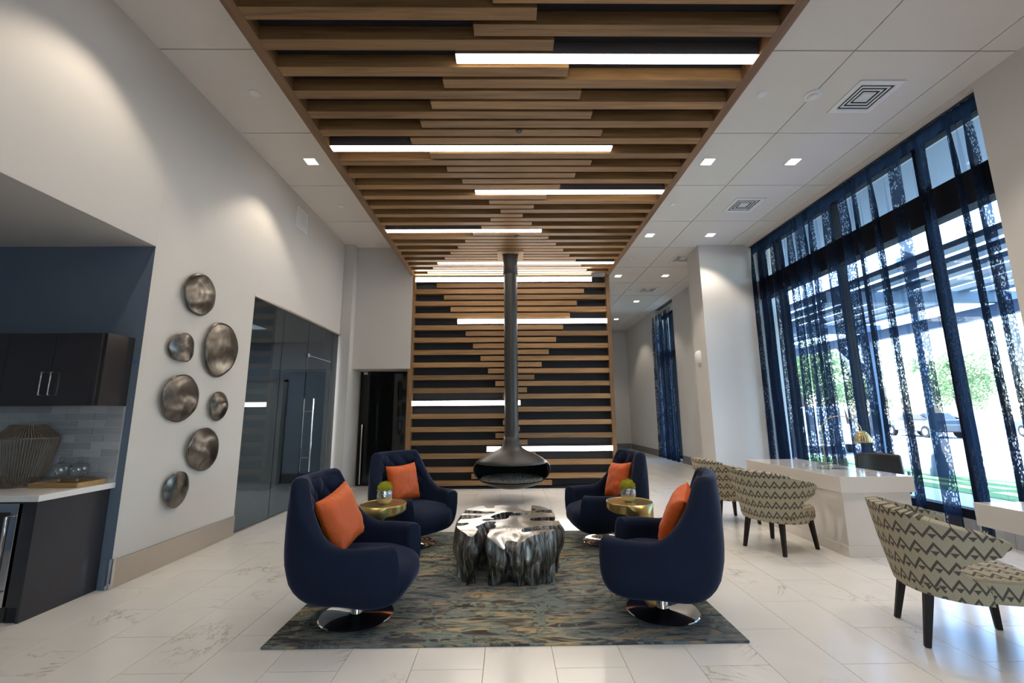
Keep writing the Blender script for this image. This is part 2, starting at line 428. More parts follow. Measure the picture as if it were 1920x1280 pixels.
# right wall: solid near part, header strip, column pier, far stretch with a window
rw = G().box(XR, 5.42, YN, 3.93, 0, ZC).box(XR+.16, 5.42, 3.93, 8.30, 4.70, ZC)
rw.box(XR+.03, 5.42, 8.84, 12.36, 0, ZC).box(XR+.03, 5.42, 13.9, YF, 0, ZC).box(XR+.2, 5.42, 12.36, 13.9, 4.55, ZC).box(XR+.03, 5.42, 12.36, 13.9, 0, .06)
rw.box(XR+.22, 5.42, 3.93, 8.30, 0, .2)
struct(rw.build('wall_right', m_wall))
struct(box('trim_1', (XR+.005, XR+.15, 3.93, 8.30, 4.715, ZC), m_wall))
struct(box('wall_column', (3.926, 5.42, 8.285, 8.84, 0, ZC), m_wall))
# baseboards
struct(G().box(XL, XL+.012, YK+.02, 5.365, 0, .222).box(XL, XL+.014, 5.357, 5.372, 0, .226).build('baseboard_left', m_steel))
struct(G().box(XL-.003, XL+.016, YK-.004, YK+.022, 0, .236).box(XL-.024, XL-.006, YK-.012, YK, 0, .236).build('trim_2', m_steelp))
struct(G().box(XL-.075, XL-.022, YK-.012, YK-.001, 0, .236).build('baseboard_niche', m_blue))
b = G().box(3.912, 3.926, 8.285, 8.84, 0, .21).box(3.912, XR, 8.271, 8.285, 0, .21).box(XR+.016, XR+.03, 8.84, 12.36, 0, .21).box(XR+.016, XR+.03, 13.9, YF, 0, .21).box(2.05, XR, YF-.014, YF, 0, .21)
b.box(XR-.014, XR, YN, 3.93, 0, .21)
struct(b.build('baseboard_right', m_base))
struct(G().box(XL-.03, -3.045, 8.19, 8.205, 0, .2).box(-3.059, -3.044, 8.2, 8.215, 0, .205).build('baseboard_back', m_steelp))

# ------------------------------------------------------------------ slatted ceiling panel and wall (one feature each)
LIGHTS = []
def strip_light(name, b, diff, label, grp):
    e = empty(name, ((b[0]+b[1])/2, (b[2]+b[3])/2, (b[4]+b[5])/2)); loc = e.location
    sh = lambda q: (q[0]-loc.x, q[1]-loc.x, q[2]-loc.y, q[3]-loc.y, q[4]-loc.z, q[5]-loc.z)
    box('housing', sh(b), m_alu, e); box('diffuser', sh(diff), m_strip, e)
    tag(e, label, 'strip light', grp); LIGHTS.append(e); return e
# ceiling
ct = struct(empty('ceiling_slat_panel')); ct['label'] = 'walnut slatted ceiling panel'
del ct['label']
cp = ct; cp['kind'] = 'structure'; cp.name = 'ceiling_slats'
box('backing', (PXL+.02, PXR-.02, -.9, YS-.01, 4.30, 4.34), m_dark, cp)
box('side_board', (PXL, IXL, -.95, YS-.001, ZP, 4.52), m_woody, cp)
box('side_board', (IXR, PXR, -.95, YS-.001, ZP, 4.52), m_woody, cp)
CL = [1.722, 1.583, 1.431, 1.285, 1.13, .982, .829, .677, .549, .377, .231, .377, .528, .674, .823, .966, 1.139, .972, .818, .669, .521, .372, .224, .372, .521, .669, .818, .967, 1.116]
CR = [-1.581, -1.428, -1.297, -1.123, -.985, -.827, -.677, -.528, -.38, -.231, -.081, -.23, -.40, -.535, -.685, -.832, -.986, -.831, -.685, -.535, -.40, -.235, -.085, -.235, -.385, -.535, -.685, -.832, -.98]
PIT, SW = .1305, .098
CLIGHT = {5: 0, 16: 1, 25: 2, 32: 3, 41: 4, 50: 5, 57: 6}
CNAME = ['beside the stove flue plate', 'ending just before the stove flue', 'second from the flue, touching the board over the windows',
         'third from the flue, touching the board over the art wall', 'on the open stretch, touching the board over the windows', 'above the near end of the rug', 'past the near end of the rug']
for k in range(0, 58):
    yc = YS-.055-PIT*k if k else YS-.055
    y0, y1 = yc-SW/2, yc+SW/2
    left = k % 2 == 0
    x0, x1 = (IXL, CL[k//2]) if left else (CR[k//2], IXR)
    if k in CLIGHT:
        strip_light('strip_light', (x0+.002, x1-.002, y0+.004, y1-.004, ZP+.012, 4.298), (x0+.006, x1-.006, y0+.008, y1-.008, ZP+.001, ZP+.012),
                    'glowing ceiling strip light '+CNAME[CLIGHT[k]], 'strip lights in the slatted ceiling')
    else:
        box('slat', (x0, x1, y0, y1, ZP+.004, 4.299), m_woodx, cp)
# wall
ws = struct(empty('wall_slats'))
box('backing', (IXL-.01, IXR+.01, 8.53, 8.555, 0, ZP-.002), m_dark, ws)
box('side_board', (PXL, IXL+.004, YS-.012, 8.555, 0, ZP-.001), m_woodz, ws)
box('side_board', (IXR-.004, PXR-.012, YS-.012, 8.555, 0, ZP-.001), m_woodz, ws)
WL = [1.742, 1.573, 1.418, 1.273, 1.127, .978, .828, .681, .534, .384, .255, .085, .236, .385, .535, .685, .834]
WR = [-1.425, -1.272, -1.133, -.995, -.827, -.676, -.527, -.378, -.233, -.085, .065, -.088, -.234, -.40, -.54, -.688]
WLIGHT = {0: 'at the top of the slatted wall under the ceiling panel', 7: 'in the upper slatted wall, reaching the corridor side',
          20: 'low in the slatted wall, reaching the glass door side', 27: 'in the slatted wall just above the stove bowl'}
for k in range(33):
    zc = 4.098-.1248*k
    if k == 32: zc = .106
    left = k % 2 == 0
    x0, x1 = (IXL+.004, WL[k//2]) if left else (WR[k//2], IXR-.004)
    z0, z1 = zc-.0465, zc+.0465
    if k in WLIGHT:
        strip_light('strip_light', (x0+.002, x1-.002, YS+.012, 8.528, z0, z1), (x0+.004, x1-.004, YS-.004, YS+.012, z0+.002, z1-.002),
                    'glowing wall strip light '+WLIGHT[k], 'strip lights in the slatted wall')
    else:
        box('slat', (x0, x1, YS, 8.529, z0, z1), m_woodx, ws)
box('plinth', (IXL+.004, IXR-.004, YS+.03, 8.529, 0, .03), m_dark, ws)

# ------------------------------------------------------------------ ceiling fittings
def spot(loc, power=SPOT_W, size=98):
    l = bpy.data.lights.new('downlight_lamp', 'SPOT'); l.energy = power; l.spot_size = math.radians(size); l.spot_blend = .45
    l.color = (1, .88, .72); l.shadow_soft_size = .05
    o = bpy.data.objects.new('lamp', l); col.objects.link(o); o.location = loc; return o
dl_frame = G()
for a in ((-.085, .085, -.085, -.07), (-.085, .085, .07, .085), (-.085, -.07, -.07, .07), (.07, .085, -.07, .07)): dl_frame.box(*a, -.004, 0)
dlf = dl_frame.mesh('trim'); dlf.materials.append(m_white)
dld = G().box(-.07, .07, -.07, .07, -.001, .0).mesh('diffuser'); dld.materials.append(m_down)
DL = [(-2.64, 5.335, 'over the art wall side, alone in its ceiling strip'), (2.767, 5.347, 'beside the slat panel, level with a strip light'),
      (3.945, 5.347, 'over the front desk chairs, beside a square vent'), (2.769, 7.785, 'between the slat panel and the column'),
      (3.945, 7.785, 'directly before the grey column'), (2.786, 10.25, 'past the column beside the slatted wall'), (3.97, 10.25, 'behind the column, beside a vent'),
      (3.978, 12.72, 'before the far curtained window'), (3.98, 15.19, 'last along the corridor ceiling'),
      (-2.64, 2.9, 'over the kitchenette niche'), (2.767, 2.9, 'added out of view over the aisle'), (3.945, 2.9, 'added out of view over the near desk')]  # right-hand pair of this row is out of view, added for more light
for x, y, w in DL:
    e = empty('downlight', (x, y, ZC-.001)); inst('trim', dlf, e); inst('diffuser', dld, e)
    tag(e, 'small square recessed ceiling downlight, '+w, 'downlight', 'square downlights in the tiled ceiling')
    s = spot((0, 0, -.03), (SPOT_W*.85 if x > 0 else SPOT_W*.6) if y < 9 else SPOT_W*.55); s.parent = e

def vent(x, y, w):
    e = empty('ceiling_vent', (x, y, ZC))
    box('backing', (-.2, .2, -.2, .2, -.001, 0), m_dark, e)
    for i in range(5):
        a = .24-i*.042; b_ = a-(.05 if i == 0 else .018); z = -.012+i*.002
        g = G()
        for q in ((-a, a, -a, -b_), (-a, a, b_, a), (-a, -b_, -b_, b_), (b_, a, -b_, b_)): g.box(*q, z, z+.009)
        g.build('frame' if i == 0 else 'louvre', m_white, e)
    box('louvre', (-.05, .05, -.05, .05, -.004, .0), m_white, e)
    tag(e, 'square white ceiling air vent with nested louvres, '+w, 'vent', 'square vents in the tiled ceiling')
vent(3.93, 4.13, 'over the front of the curtained window')
vent(3.935, 6.58, 'between two downlights before the column')
vent(3.93, 9.05, 'partly hidden by the grey column')
vent(3.93, 11.47, 'far along the corridor past the column')
def disc(name, x, y, r, z, mat, label, cat, grp=None):
    o = G().lathe([(r*.25, -.014), (r*.8, -.012), (r, -.004), (r, 0)], 20, capb=True, capt=True).build(name, mat, None, smooth=40, loc=(x, y, z)); tag(o, label, cat, grp)
for x, y, w in ((-2.68, 4.09, 'over the art wall near the niche'), (2.77, 4.09, 'beside the slat panel, before the smoke detector'), (-2.72, 6.6, 'over the glass partition side'),
                (2.745, 6.56, 'between downlights along the slat panel'), (2.78, 9.06, 'past the slat panel corner')):
    disc('sprinkler_cover', x, y, .055, ZC, m_white, 'flat round white sprinkler cover '+w, 'sprinkler cover', 'sprinkler covers in the tiled ceiling')
for x, y, w in ((3.33, 4.1, 'on the joint beside the nearest vent'), (3.39, 11.5, 'far along the corridor ceiling')):
    e = empty('smoke_detector', (x, y, ZC))
    G().lathe([(.085, -.016), (.09, 0)], 24, capb=True).build('base', m_white, e, smooth=40); G().lathe([(.02, -.05), (.045, -.04), (.05, -.016)], 20, capb=True).build('sensor', m_white, e, smooth=40)
    tag(e, 'round white smoke detector '+w, 'smoke detector', 'smoke detectors')
p1 = onz(973, 246, ZP); disc('black_sprinkler_head', p1.x, p1.y, .035, ZP+.004, m_black, 'black round sprinkler cap on a ceiling slat before the second strip light', 'sprinkler')
p1 = onz(969, 443, ZP); disc('black_sprinkler_head', p1.x, p1.y, .035, ZP+.004, m_black, 'black round sprinkler cap on a ceiling slat close to the stove flue', 'sprinkler')
# wall vent on the left wall
e = empty('wall_vent', (XL, 6.39, 4.43)); tag(e, 'white louvred air grille high on the left wall', 'vent')
g = G()
for q in ((-.175, .175, -.165, -.14), (-.175, .175, .14, .165), (-.175, -.15, -.14, .14), (.15, .175, -.14, .14)): g.box(0, .014, *q)
g.build('frame', m_white, e)
for i in range(14): box('louvre', (.001, .01, -.15, .15, -.14+.02*i, -.128+.02*i), m_white, e)
# strobe on the column
e = empty('alarm_strobe', (3.926, 8.645, 2.50)); tag(e, 'rounded white alarm strobe on the side of the column', 'alarm')
pf = []
for z, a, d in ((-.125, .05, .03), (-.12, .075, .05), (-.05, .10, .075), (.06, .105, .08), (.115, .085, .055), (.135, .05, .02)):
    pf.append([(-d*math.sin(PI*i/8), -a*math.cos(PI*i/8), z) for i in range(9)])
G().add([p for r in pf for p in r], [(j*9+i, j*9+i+1, (j+1)*9+i+1, (j+1)*9+i) for j in range(5) for i in range(8)]+[tuple(range(9)), tuple(range(45, 54))]).build('housing', m_white, e, smooth=60)
box('lens', (-.02, 0, -.03, .03, -.16, -.13), m_white, e)
o = box('wall_outlet', (XR+.022, XR+.03, 15.6, 15.67, .32, .44), m_white, None, .002); tag(o, 'small white outlet plate low on the far corridor wall', 'outlet')

# ------------------------------------------------------------------ glass partition and office behind it
gp = empty('glass_partition', (XL-.02, 5.37, 0)); tag(gp, 'tinted frameless glass wall with a pull-handle door, in the left wall', 'glass wall')
YG = [5.375, 6.16, 6.985, 8.165]
def gbox(n, y0, y1, z0, z1, m, par, x0=-.006, x1=.006): return box(n, (x0, x1, y0-5.37, y1-5.37, z0, z1), m, par)
gbox('pane', 5.375, 6.163, .012, 2.905, m_glass, gp); gbox('pane', 6.169, 6.955, .012, 2.905, m_glass, gp)
gbox('transom_pane', 6.961, 7.915, 2.36, 2.905, m_glass, gp); gbox('pane', 7.921, 8.17, .012, 2.905, m_glass, gp)
d = gbox('door', 6.968, 7.912, .012, 2.352, m_glass, gp)
gbox('pivot_fitting', 6.94, 7.02, 2.325, 2.385, m_steelp, d, -.018, .018)
gbox('edge_seal', 6.957, 6.965, .012, 2.352, m_steelp, d, -.007, .007); gbox('edge_seal', 7.914, 7.92, .3, 2.2, m_steelp, d, -.006, .006)
h = empty('pull_handle'); h.parent = d
G().tube([(.075, 7.13-5.37, .5), (.075, 7.13-5.37, 1.66)], .016, 14).build('bar', m_steelp, d, smooth=50)
bpy.data.objects.remove(h)
g = G(); g.tube([(.0, 1.76, .72), (.075, 1.76, .72)], .01); g.build('standoff', m_steelp, d, smooth=50)
g = G(); g.tube([(.0, 1.76, 1.45), (.075, 1.76, 1.45)], .01); g.build('standoff', m_steelp, d, smooth=50)
gbox('head_channel', 5.37, 8.19, 2.903, 2.93, m_steel, gp, -.03, .026)
gbox('floor_channel', 5.37, 6.955, 0, .014, m_steel, gp, -.015, .015)
m_off = M('office_paint', (.42, .45, .50), .8)
of = G().box(-6.6, -6.5, 4.9, 9.4, 0, 3.0).box(-6.5, XL-.16, 4.9, 5.0, 0, 3.0).box(-6.5, XL-.16, 9.3, 9.4, 0, 3.0).box(-3.56, XL-.17, 8.3, 9.3, 0, 3)
struct(of.build('wall_office', m_off)); struct(box('ceiling_office', (-6.6, XL-.16, 4.9, 9.4, 2.97, 3.05), m_ceil))
struct(box('floor_office', (-6.6, XL-.02, 4.9, 9.4, -.1, -.002), m_floor))
struct(G().box(-6.5, -6.485, 5.0, 9.3, 0, .2).box(-6.5, XL-.17, 9.285, 9.3, 0, .2).build('baseboard_office', m_base))
e = empty('office_door', (-5.2, 9.28, 0)); tag(e, 'pale flush door seen through the tinted glass wall', 'door')
box('leaf', (-.42, .42, -.02, .0, .0, 2.1), M('pale_door', (.5, .48, .44), .5), e); box('frame', (-.48, -.42, -.03, .015, 0, 2.15), m_steel, e); box('frame', (.42, .48, -.03, .015, 0, 2.15), m_steel, e); box('frame', (-.48, .48, -.03, .015, 2.1, 2.16), m_steel, e)
for y, w in ((7.2, 'beside the other plate'), (7.75, 'nearer the office door')):
    e = empty('wall_switch', (-6.5, y, 1.2)); box('plate', (0, .012, -.06, .06, -.06, .06), m_white, e, .003); box('screen', (.012, .016, -.04, .04, -.04, .04), m_black, e)
    tag(e, 'small square control on the office wall behind glass, '+w, 'wall switch', 'office wall controls')
al = bpy.data.lights.new('office_fill_light', 'AREA'); al.energy = 90; al.size = 1.2; al.color = (.9, .95, 1)  # fill light added to brighten the office behind the tinted glass
ao = bpy.data.objects.new('office_fill_light', al); col.objects.link(ao); ao.location = (-5, 7.2, 2.95)
e = empty('office_fill_panel', (-5, 7.2, 2.97)); box('frame', (-.62, .62, -.62, .62, -.012, 0), m_white, e); box('diffuser', (-.58, .58, -.58, .58, -.014, -.012), emit('fill_panel_diffuser', (.95, .97, 1), 1.5), e)  # glowing panel added to go with the office fill
tag(e, 'square flat panel added to brighten the office behind the glass wall', 'ceiling light')

# back-left doorway
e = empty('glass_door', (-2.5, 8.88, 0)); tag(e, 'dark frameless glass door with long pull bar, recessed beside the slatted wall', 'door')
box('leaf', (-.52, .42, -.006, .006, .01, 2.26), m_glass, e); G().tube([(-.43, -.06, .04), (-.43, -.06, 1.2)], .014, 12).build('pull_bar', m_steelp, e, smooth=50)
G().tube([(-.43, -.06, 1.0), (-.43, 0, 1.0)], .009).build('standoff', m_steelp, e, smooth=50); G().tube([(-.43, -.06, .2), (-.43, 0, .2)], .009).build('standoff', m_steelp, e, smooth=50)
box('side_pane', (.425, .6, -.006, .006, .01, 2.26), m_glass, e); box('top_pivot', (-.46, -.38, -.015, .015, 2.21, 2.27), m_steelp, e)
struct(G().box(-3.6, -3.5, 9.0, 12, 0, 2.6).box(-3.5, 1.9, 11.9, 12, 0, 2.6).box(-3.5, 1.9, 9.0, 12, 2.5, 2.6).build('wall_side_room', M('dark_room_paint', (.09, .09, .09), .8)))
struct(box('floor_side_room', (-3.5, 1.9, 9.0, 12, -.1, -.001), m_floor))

# ------------------------------------------------------------------ kitchenette
uc = empty('upper_cabinet', (-3.305, YK, 1.472)); tag(uc, 'glossy dark wall cabinet with twin bar handles over the tiled splashback', 'cabinet')
box('body', (-1.55, 0, -.262, -.001, 0, .595), m_lac, uc)
for i, (x0, x1) in enumerate(((-.395, -.022), (-.775, -.399), (-1.55, -.78))):
    dd = box('door', (x0, x1, -.282, -.263, .004, .591), m_lac, uc, .002)
    if i < 2:
        hx = x0+.035 if i == 0 else x1-.035
        g = G(); g.tube([(hx, -.282, .085), (hx, -.315, .085), (hx, -.315, .268), (hx, -.282, .268)], .006, 8); g.build('handle', m_steelp, dd, smooth=50)
bc = empty('base_cabinet', (-3.335, YK, 0)); tag(bc, 'dark base cabinet with a plain end panel under the white counter', 'cabinet')
box('end_panel', (-.02, .0, -.565, -.001, 0, .79), m_lac2, bc); box('body', (-.10, -.021, -.54, -.001, 0, .79), m_lac2, bc)
box('filler', (-.10, -.021, -.565, -.541, .1, .79), m_lac2, bc); box('kick', (-.10, -.021, -.552, -.541, 0, .1), m_dark, bc)
fr = empty('beverage_cooler', (-3.75, YK, 0)); tag(fr, 'stainless undercounter cooler with glass door beside the end cabinet', 'cooler')
box('body', (-.30, .30, -.53, -.005, .0, .785), m_black, fr)
dd = box('door_frame', (-.295, .29, -.565, -.532, .10, .78), m_steelp, fr, .004); box('door_pane', (-.24, .235, -.568, -.563, .16, .72), m_black, dd)
G().tube([(.262, -.565, .2), (.262, -.61, .2), (.262, -.61, .7), (.262, -.565, .7)], .011, 10).build('handle', m_steelp, dd, smooth=50)
box('kick_grille', (-.295, .295, -.545, -.531, .0, .095), m_black, fr)
cb2 = box('base_cabinet', (-5.19, -4.06, YK-.56, YK-.003, 0, .785), m_lac2, None, .002); tag(cb2, 'dark base cabinet left of the beverage cooler', 'cabinet')
o = box('countertop', (-5.19, -3.297, YK-.60, YK-.002, .795, .838), m_counter, None, .003); tag(o, 'thin white quartz countertop over the dark cabinets', 'countertop')
# splashback tiles, each its own brick
sb = struct(box('trim_3', (-4.9, -3.304, YK-.006, YK-.0005, .838, 1.471), M('splash_grout', (.5, .51, .54), .8)))
PB, RB = .241, .0608
bme = G().box(.002, PB-.002, -.008, 0, .002, RB-.002).mesh('brick'); bme.materials.append(m_tile)
for r in range(11):
    z = 1.4745-(r+1)*RB
    hw = 0 if r % 2 else .58*PB; x = -3.306-hw-PB
    if z < .835: z = .835
    xx = x
    while xx > -4.8:
        inst('brick', bme, sb, (xx, YK-.006, z)); xx -= PB
    if hw: G().box(.0015, hw-.0015, -.007, 0, .0015, RB-.0015).build('brick', m_tile, sb, loc=(-3.306-hw, YK-.006, z))
# woven vase
def wire_vase(loc):
    e = empty('wire_vase', loc); tag(e, 'brown wire basket vase with narrow neck on the counter', 'vase')
    prof = [(.095, 0), (.10, .03), (.155, .08), (.208, .37), (.213, .385), (.14, .44), (.115, .47), (.11, .48)]
    mw = M('rusty_wire', (.20, .155, .12), .5, .3)
    for k in range(64):
        a = 2*PI*k/64; G().tube([(r*math.cos(a), r*math.sin(a)*.8, z) for r, z in prof], .0028, 5, False).build('wire', mw, e)
    for r, z in ((.095, .003), (.208, .377), (.11, .48)):
        G().tube([(r*math.cos(2*PI*i/40), .8*r*math.sin(2*PI*i/40), z) for i in range(41)], .005, 6, False).build('ring', mw, e)
wire_vase((-3.89, 3.58, .839))
tr = empty('serving_tray', (-3.545, 3.635, .839)); tag(tr, 'low wooden serving tray on the white counter', 'tray')
mt_ = wood('pale_tray_wood', 0, (.28, .16, .06), (.46, .29, .12))
box('base', (-.18, .18, -.115, .115, 0, .01), mt_, tr)
for q in ((-.19, .19, -.125, -.113), (-.19, .19, .113, .125), (-.19, -.178, -.113, .113), (.178, .19, -.113, .113)): box('rim', (*q, 0, .035), mt_, tr, .002)
for dx, dy, w in ((-.105, .03, 'beside the wire vase'), (.04, .03, 'at the middle of the tray')):
    e = empty('glass_jar', (-3.545+dx, 3.635+dy, .850)); tag(e, 'clear footed glass jar with knob lid '+w, 'jar', 'glass jars on the tray')
    G().lathe([(.036, 0), (.036, .005), (.01, .014), (.012, .04), (.055, .06), (.068, .10), (.06, .135)], 24, capb=True).build('bowl', m_clear, e, smooth=60)
    G().lathe([(.062, .136), (.05, .155), (.015, .168), (.008, .178), (.017, .192), (.012, .207), (.002, .212)], 24, capb=True, capt=True).build('lid', m_clear, e, smooth=60)
e = empty('leafy_plant', (-4.33, 3.55, .839)); tag(e, 'green leafy plant in a white pot at the end of the counter', 'plant')
G().lathe([(.06, 0), (.08, .1), (.085, .12)], 20, capb=True).build('pot', m_white, e, smooth=60)
g = G(); rr = random.Random(3)
for k in range(60):
    a, b_ = rr.uniform(0, 2*PI), rr.uniform(.1, 1.2); L = rr.uniform(.12, .26); d_ = Vector((math.cos(a)*math.cos(b_), math.sin(a)*math.cos(b_)*.6, math.sin(b_))); sd = d_.cross(Vector((0, 0, 1))).normalized()*.022
    p = Vector((0, 0, .12)); g.add([p, p+d_*L*.5+sd, p+d_*L+Vector((0, 0, -.03)), p+d_*L*.5-sd], [(0, 1, 2, 3)])
g.build('foliage', M('leaf_green', (.08, .17, .05), .5), e)
o = box('blue_tape_tab', (XL-.05, XL-.025, YK-.003, YK-.001, 1.845, 1.87), M('blue_tape', (.02, .14, .6), .6)); tag(o, 'small bright blue tape tab on the slate wall beside the cabinet', 'tape')

# ------------------------------------------------------------------ wall art
ART = [(4.37, 2.637, .46, .43, .2, 'top one, bright across its middle'), (4.218, 2.054, .33, .295, .0, 'small dark one beside the largest'), (4.785, 2.119, .56, .60, .5, 'the largest and darkest, with faint rings'),
       (4.27, 1.564, .49, .45, -.3, 'broad one with wide bright streaks'), (4.842, 1.492, .30, .31, .4, 'the smallest and palest, nearest the glass wall'), (4.677, 1.044, .46, .455, .9, 'tapered one below the smallest'), (4.365, .686, .335, .325, .6, 'lowest one, nearest the baseboard')]
for i, (y, z, wy, hz, rot, w) in enumerate(ART):
    e = empty('metal_wall_disc', (XL, y, z)); tag(e, 'burnished bronze wall disc, '+w, 'wall art', 'metal discs on the art wall')
    rr = random.Random(i+20); ph = [rr.uniform(0, 6) for _ in range(4)]
    vs, fs = [], []; n = 56; rings = 12
    for j in range(rings+1):
        s = j/rings
        for k in range(n):
            a = 2*PI*k/n
            r = 1+.04*math.sin(2*a+ph[0])+.022*math.sin(3*a+ph[1])+.008*math.sin(7*a+ph[2])
            x = .062-.03*s**2+.010*s*s*math.cos(2*a+ph[3])+.003*math.sin(3*a+4*s+ph[0])*s
            vs.append((x, wy/2*r*s*math.cos(a), hz/2*r*s*math.sin(a)))
    fs = [(j*n+k, j*n+(k+1) % n, (j+1)*n+(k+1) % n, (j+1)*n+k) for j in range(rings) for k in range(n)]
    G().add(vs, fs).build('dish', m_bronze, e, smooth=180, solid=.008)
    G().lathe([(.02, 0), (.02, .055)], 12, capb=True, capt=True).build('stem', m_black, e, rot=(0, PI/2, 0))

# ------------------------------------------------------------------ rug
o = box('area_rug', (-1.487, 1.462, 2.848, 5.385, .0005, .014), m_rug, None, .004); tag(o, 'blue-green and gold abstract area rug under the four armchairs', 'rug')

# ------------------------------------------------------------------ armchairs
KZ = [(.15, .60), (.165, .69), (.195, .77), (.235, .85), (.30, .925), (.40, .98), (.50, 1.0), (.62, 1.0), (.75, .995), (.88, .975), (1.0, .95)]
def plan(th, f=.405, bk=.43, s=.405, n=3.7):
    c, d = math.cos(th), math.sin(th)
    return (abs(c/(f if c > 0 else bk))**n+abs(d/s)**n)**(-1/n)
KF = [(.15, .76), (.165, .84), (.195, .90), (.235, .945), (.30, .98), (.40, 1.0), (.62, 1.0), (1.0, .97)]
def sp_(th, z, inset=0):
    k = lerp_tab(KZ, z); w_ = sstep(-.2, .8, math.cos(th)); k = k*(1-w_)+lerp_tab(KF, z)*w_
    r = plan(th)*k-inset*(1+.25*sstep(.5, 1, abs(math.sin(2*th))))
    return (r*math.cos(th), r*math.sin(th), z)
def rimz(th):
    t = abs(math.degrees(th)); t = min(t, 360-t); x = plan(th)*math.cos(th)
    z = .26+.275*sstep(36, 42.5, t)**.6
    q = min(1, max(0, (.05-x)/.42))
    return z+.42*(q**2.1*(1-.25*sstep(.75, 1, q))+.25*sstep(.75, 1, q))
def armchair():
    e = empty('swivel_armchair')
    ths = [math.radians(a) for a in sorted(set([*range(0, 33, 6), *[33+i*.75 for i in range(16)], *range(48, 181, 3), 180]))]
    ths = ths+[2*PI-t for t in reversed(ths) if 1e-6 < t < PI-1e-6]
    vs = []; zi = .2
    for th in ths:
        zr = rimz(th); cl = []
        for k in range(14): cl.append(sp_(th, .15+(zr-.03-.15)*(k/13)**1.4))
        cl.append(sp_(th, zr-.008, .014)); cl.append(sp_(th, zr, .042)); cl.append(sp_(th, zr-.008, .072)); cl.append(sp_(th, zr-.03, .086))
        for k in range(1, 9): cl.append(sp_(th, zr-.03+(min(zi, zr-.05)-zr+.03)*k/8, .086))
        vs += cl
    m = len(vs)//len(ths); n = len(ths)
    fs = [(i*m+j, ((i+1) % n)*m+j, ((i+1) % n)*m+j+1, i*m+j+1) for i in range(n) for j in range(m-1)]
    b0 = len(vs); vs += [(0, 0, .145), (0, 0, zi-.005)]
    fs += [(((i+1) % n)*m, i*m, b0) for i in range(n)]+[(i*m+m-1, ((i+1) % n)*m+m-1, b0+1) for i in range(n)]
    G().add(vs, fs).build('shell', m_navy, e, smooth=180)
    # seat cushion
    vs = []; prof = [(.88, .215), (.985, .23), (1.0, .265), (1.0, .325), (.985, .36), (.93, .388), (.8, .403), (.5, .411), (.2, .415)]
    seg = 64
    for s, z in prof:
        for k in range(seg):
            th = 2*PI*k/seg; r = plan(th, .402, .325, .318, 3.6)*s
            zz = z-.035*sstep(.1, .42, r*math.cos(th))*(1 if z > .3 else 0)
            vs.append((r*math.cos(th), r*math.sin(th), zz))
    n = seg; fs = [(j*n+k, j*n+(k+1) % n, (j+1)*n+(k+1) % n, (j+1)*n+k) for j in range(len(prof)-1) for k in range(n)]
    fs.append(tuple((len(prof)-1)*n+k for k in range(n))); fs.append(tuple(range(n))[::-1])
    G().add(vs, fs).build('seat_cushion', m_navy, e, smooth=180)
    # tufted inner back
    nu, nv = 60, 40; vs = []
    for i in range(nu+1):
        th = math.radians(118+124*i/nu); zt = rimz(th)-.03
        for j in range(nv+1):
            v = j/nv; z = .42+(zt-.42)*v
            eu = min(1, 6*min(i, nu-i)/nu); ev = min(1, 5*(1-v)); ed = (eu*ev)**.5 if eu*ev > 0 else 0
            arc = (th-PI)*.33; a_, b_ = (arc/.17+(z-.95)/.17), (arc/.17-(z-.95)/.17)
            tf = (abs(math.sin(PI*a_))*abs(math.sin(PI*b_)))**.45
            vs.append(sp_(th, z, .080+ed*(.012+.034*tf)))
    fs = [(i*(nv+1)+j, (i+1)*(nv+1)+j, (i+1)*(nv+1)+j+1, i*(nv+1)+j+1) for i in range(nu) for j in range(nv)]
    G().add(vs, fs).build('tufted_back', m_navy, e, smooth=180)
    G().lathe([(.25, 0), (.25, .006), (.244, .011), (.06, .016), (.045, .022)], 48, capb=True, capt=True).build('base_plate', m_chrome, e, smooth=30)
    G().lathe([(.038, .018), (.038, .15)], 24, capt=True).build('post', m_chrome, e, smooth=50)
    return e
ac = armchair()
def place(o, x, y, a, label, group, first=[True]):
    c = o if first[0] else copy_tree(o); first[0] = False
    c.location = (x, y, .0145); c.rotation_euler = (0, 0, math.radians(a)); tag(c, label, 'armchair', group); return c
AG = 'navy armchairs around the metal table'
CH = [(-1.05, 3.25, -2, 'navy velvet swivel armchair nearest the art wall and kitchenette'), (-1.03, 4.92, -38, 'navy velvet swivel armchair turned with its tufted back to the glass door'),
      (1.08, 3.27, 156, 'navy velvet swivel armchair closest to the zigzag chairs, its back toward the desks'), (1.06, 4.93, 188, 'navy velvet swivel armchair on the window side, close to the slatted wall')]
for x, y, a, l in CH: place(ac, x, y, a, l, AG)

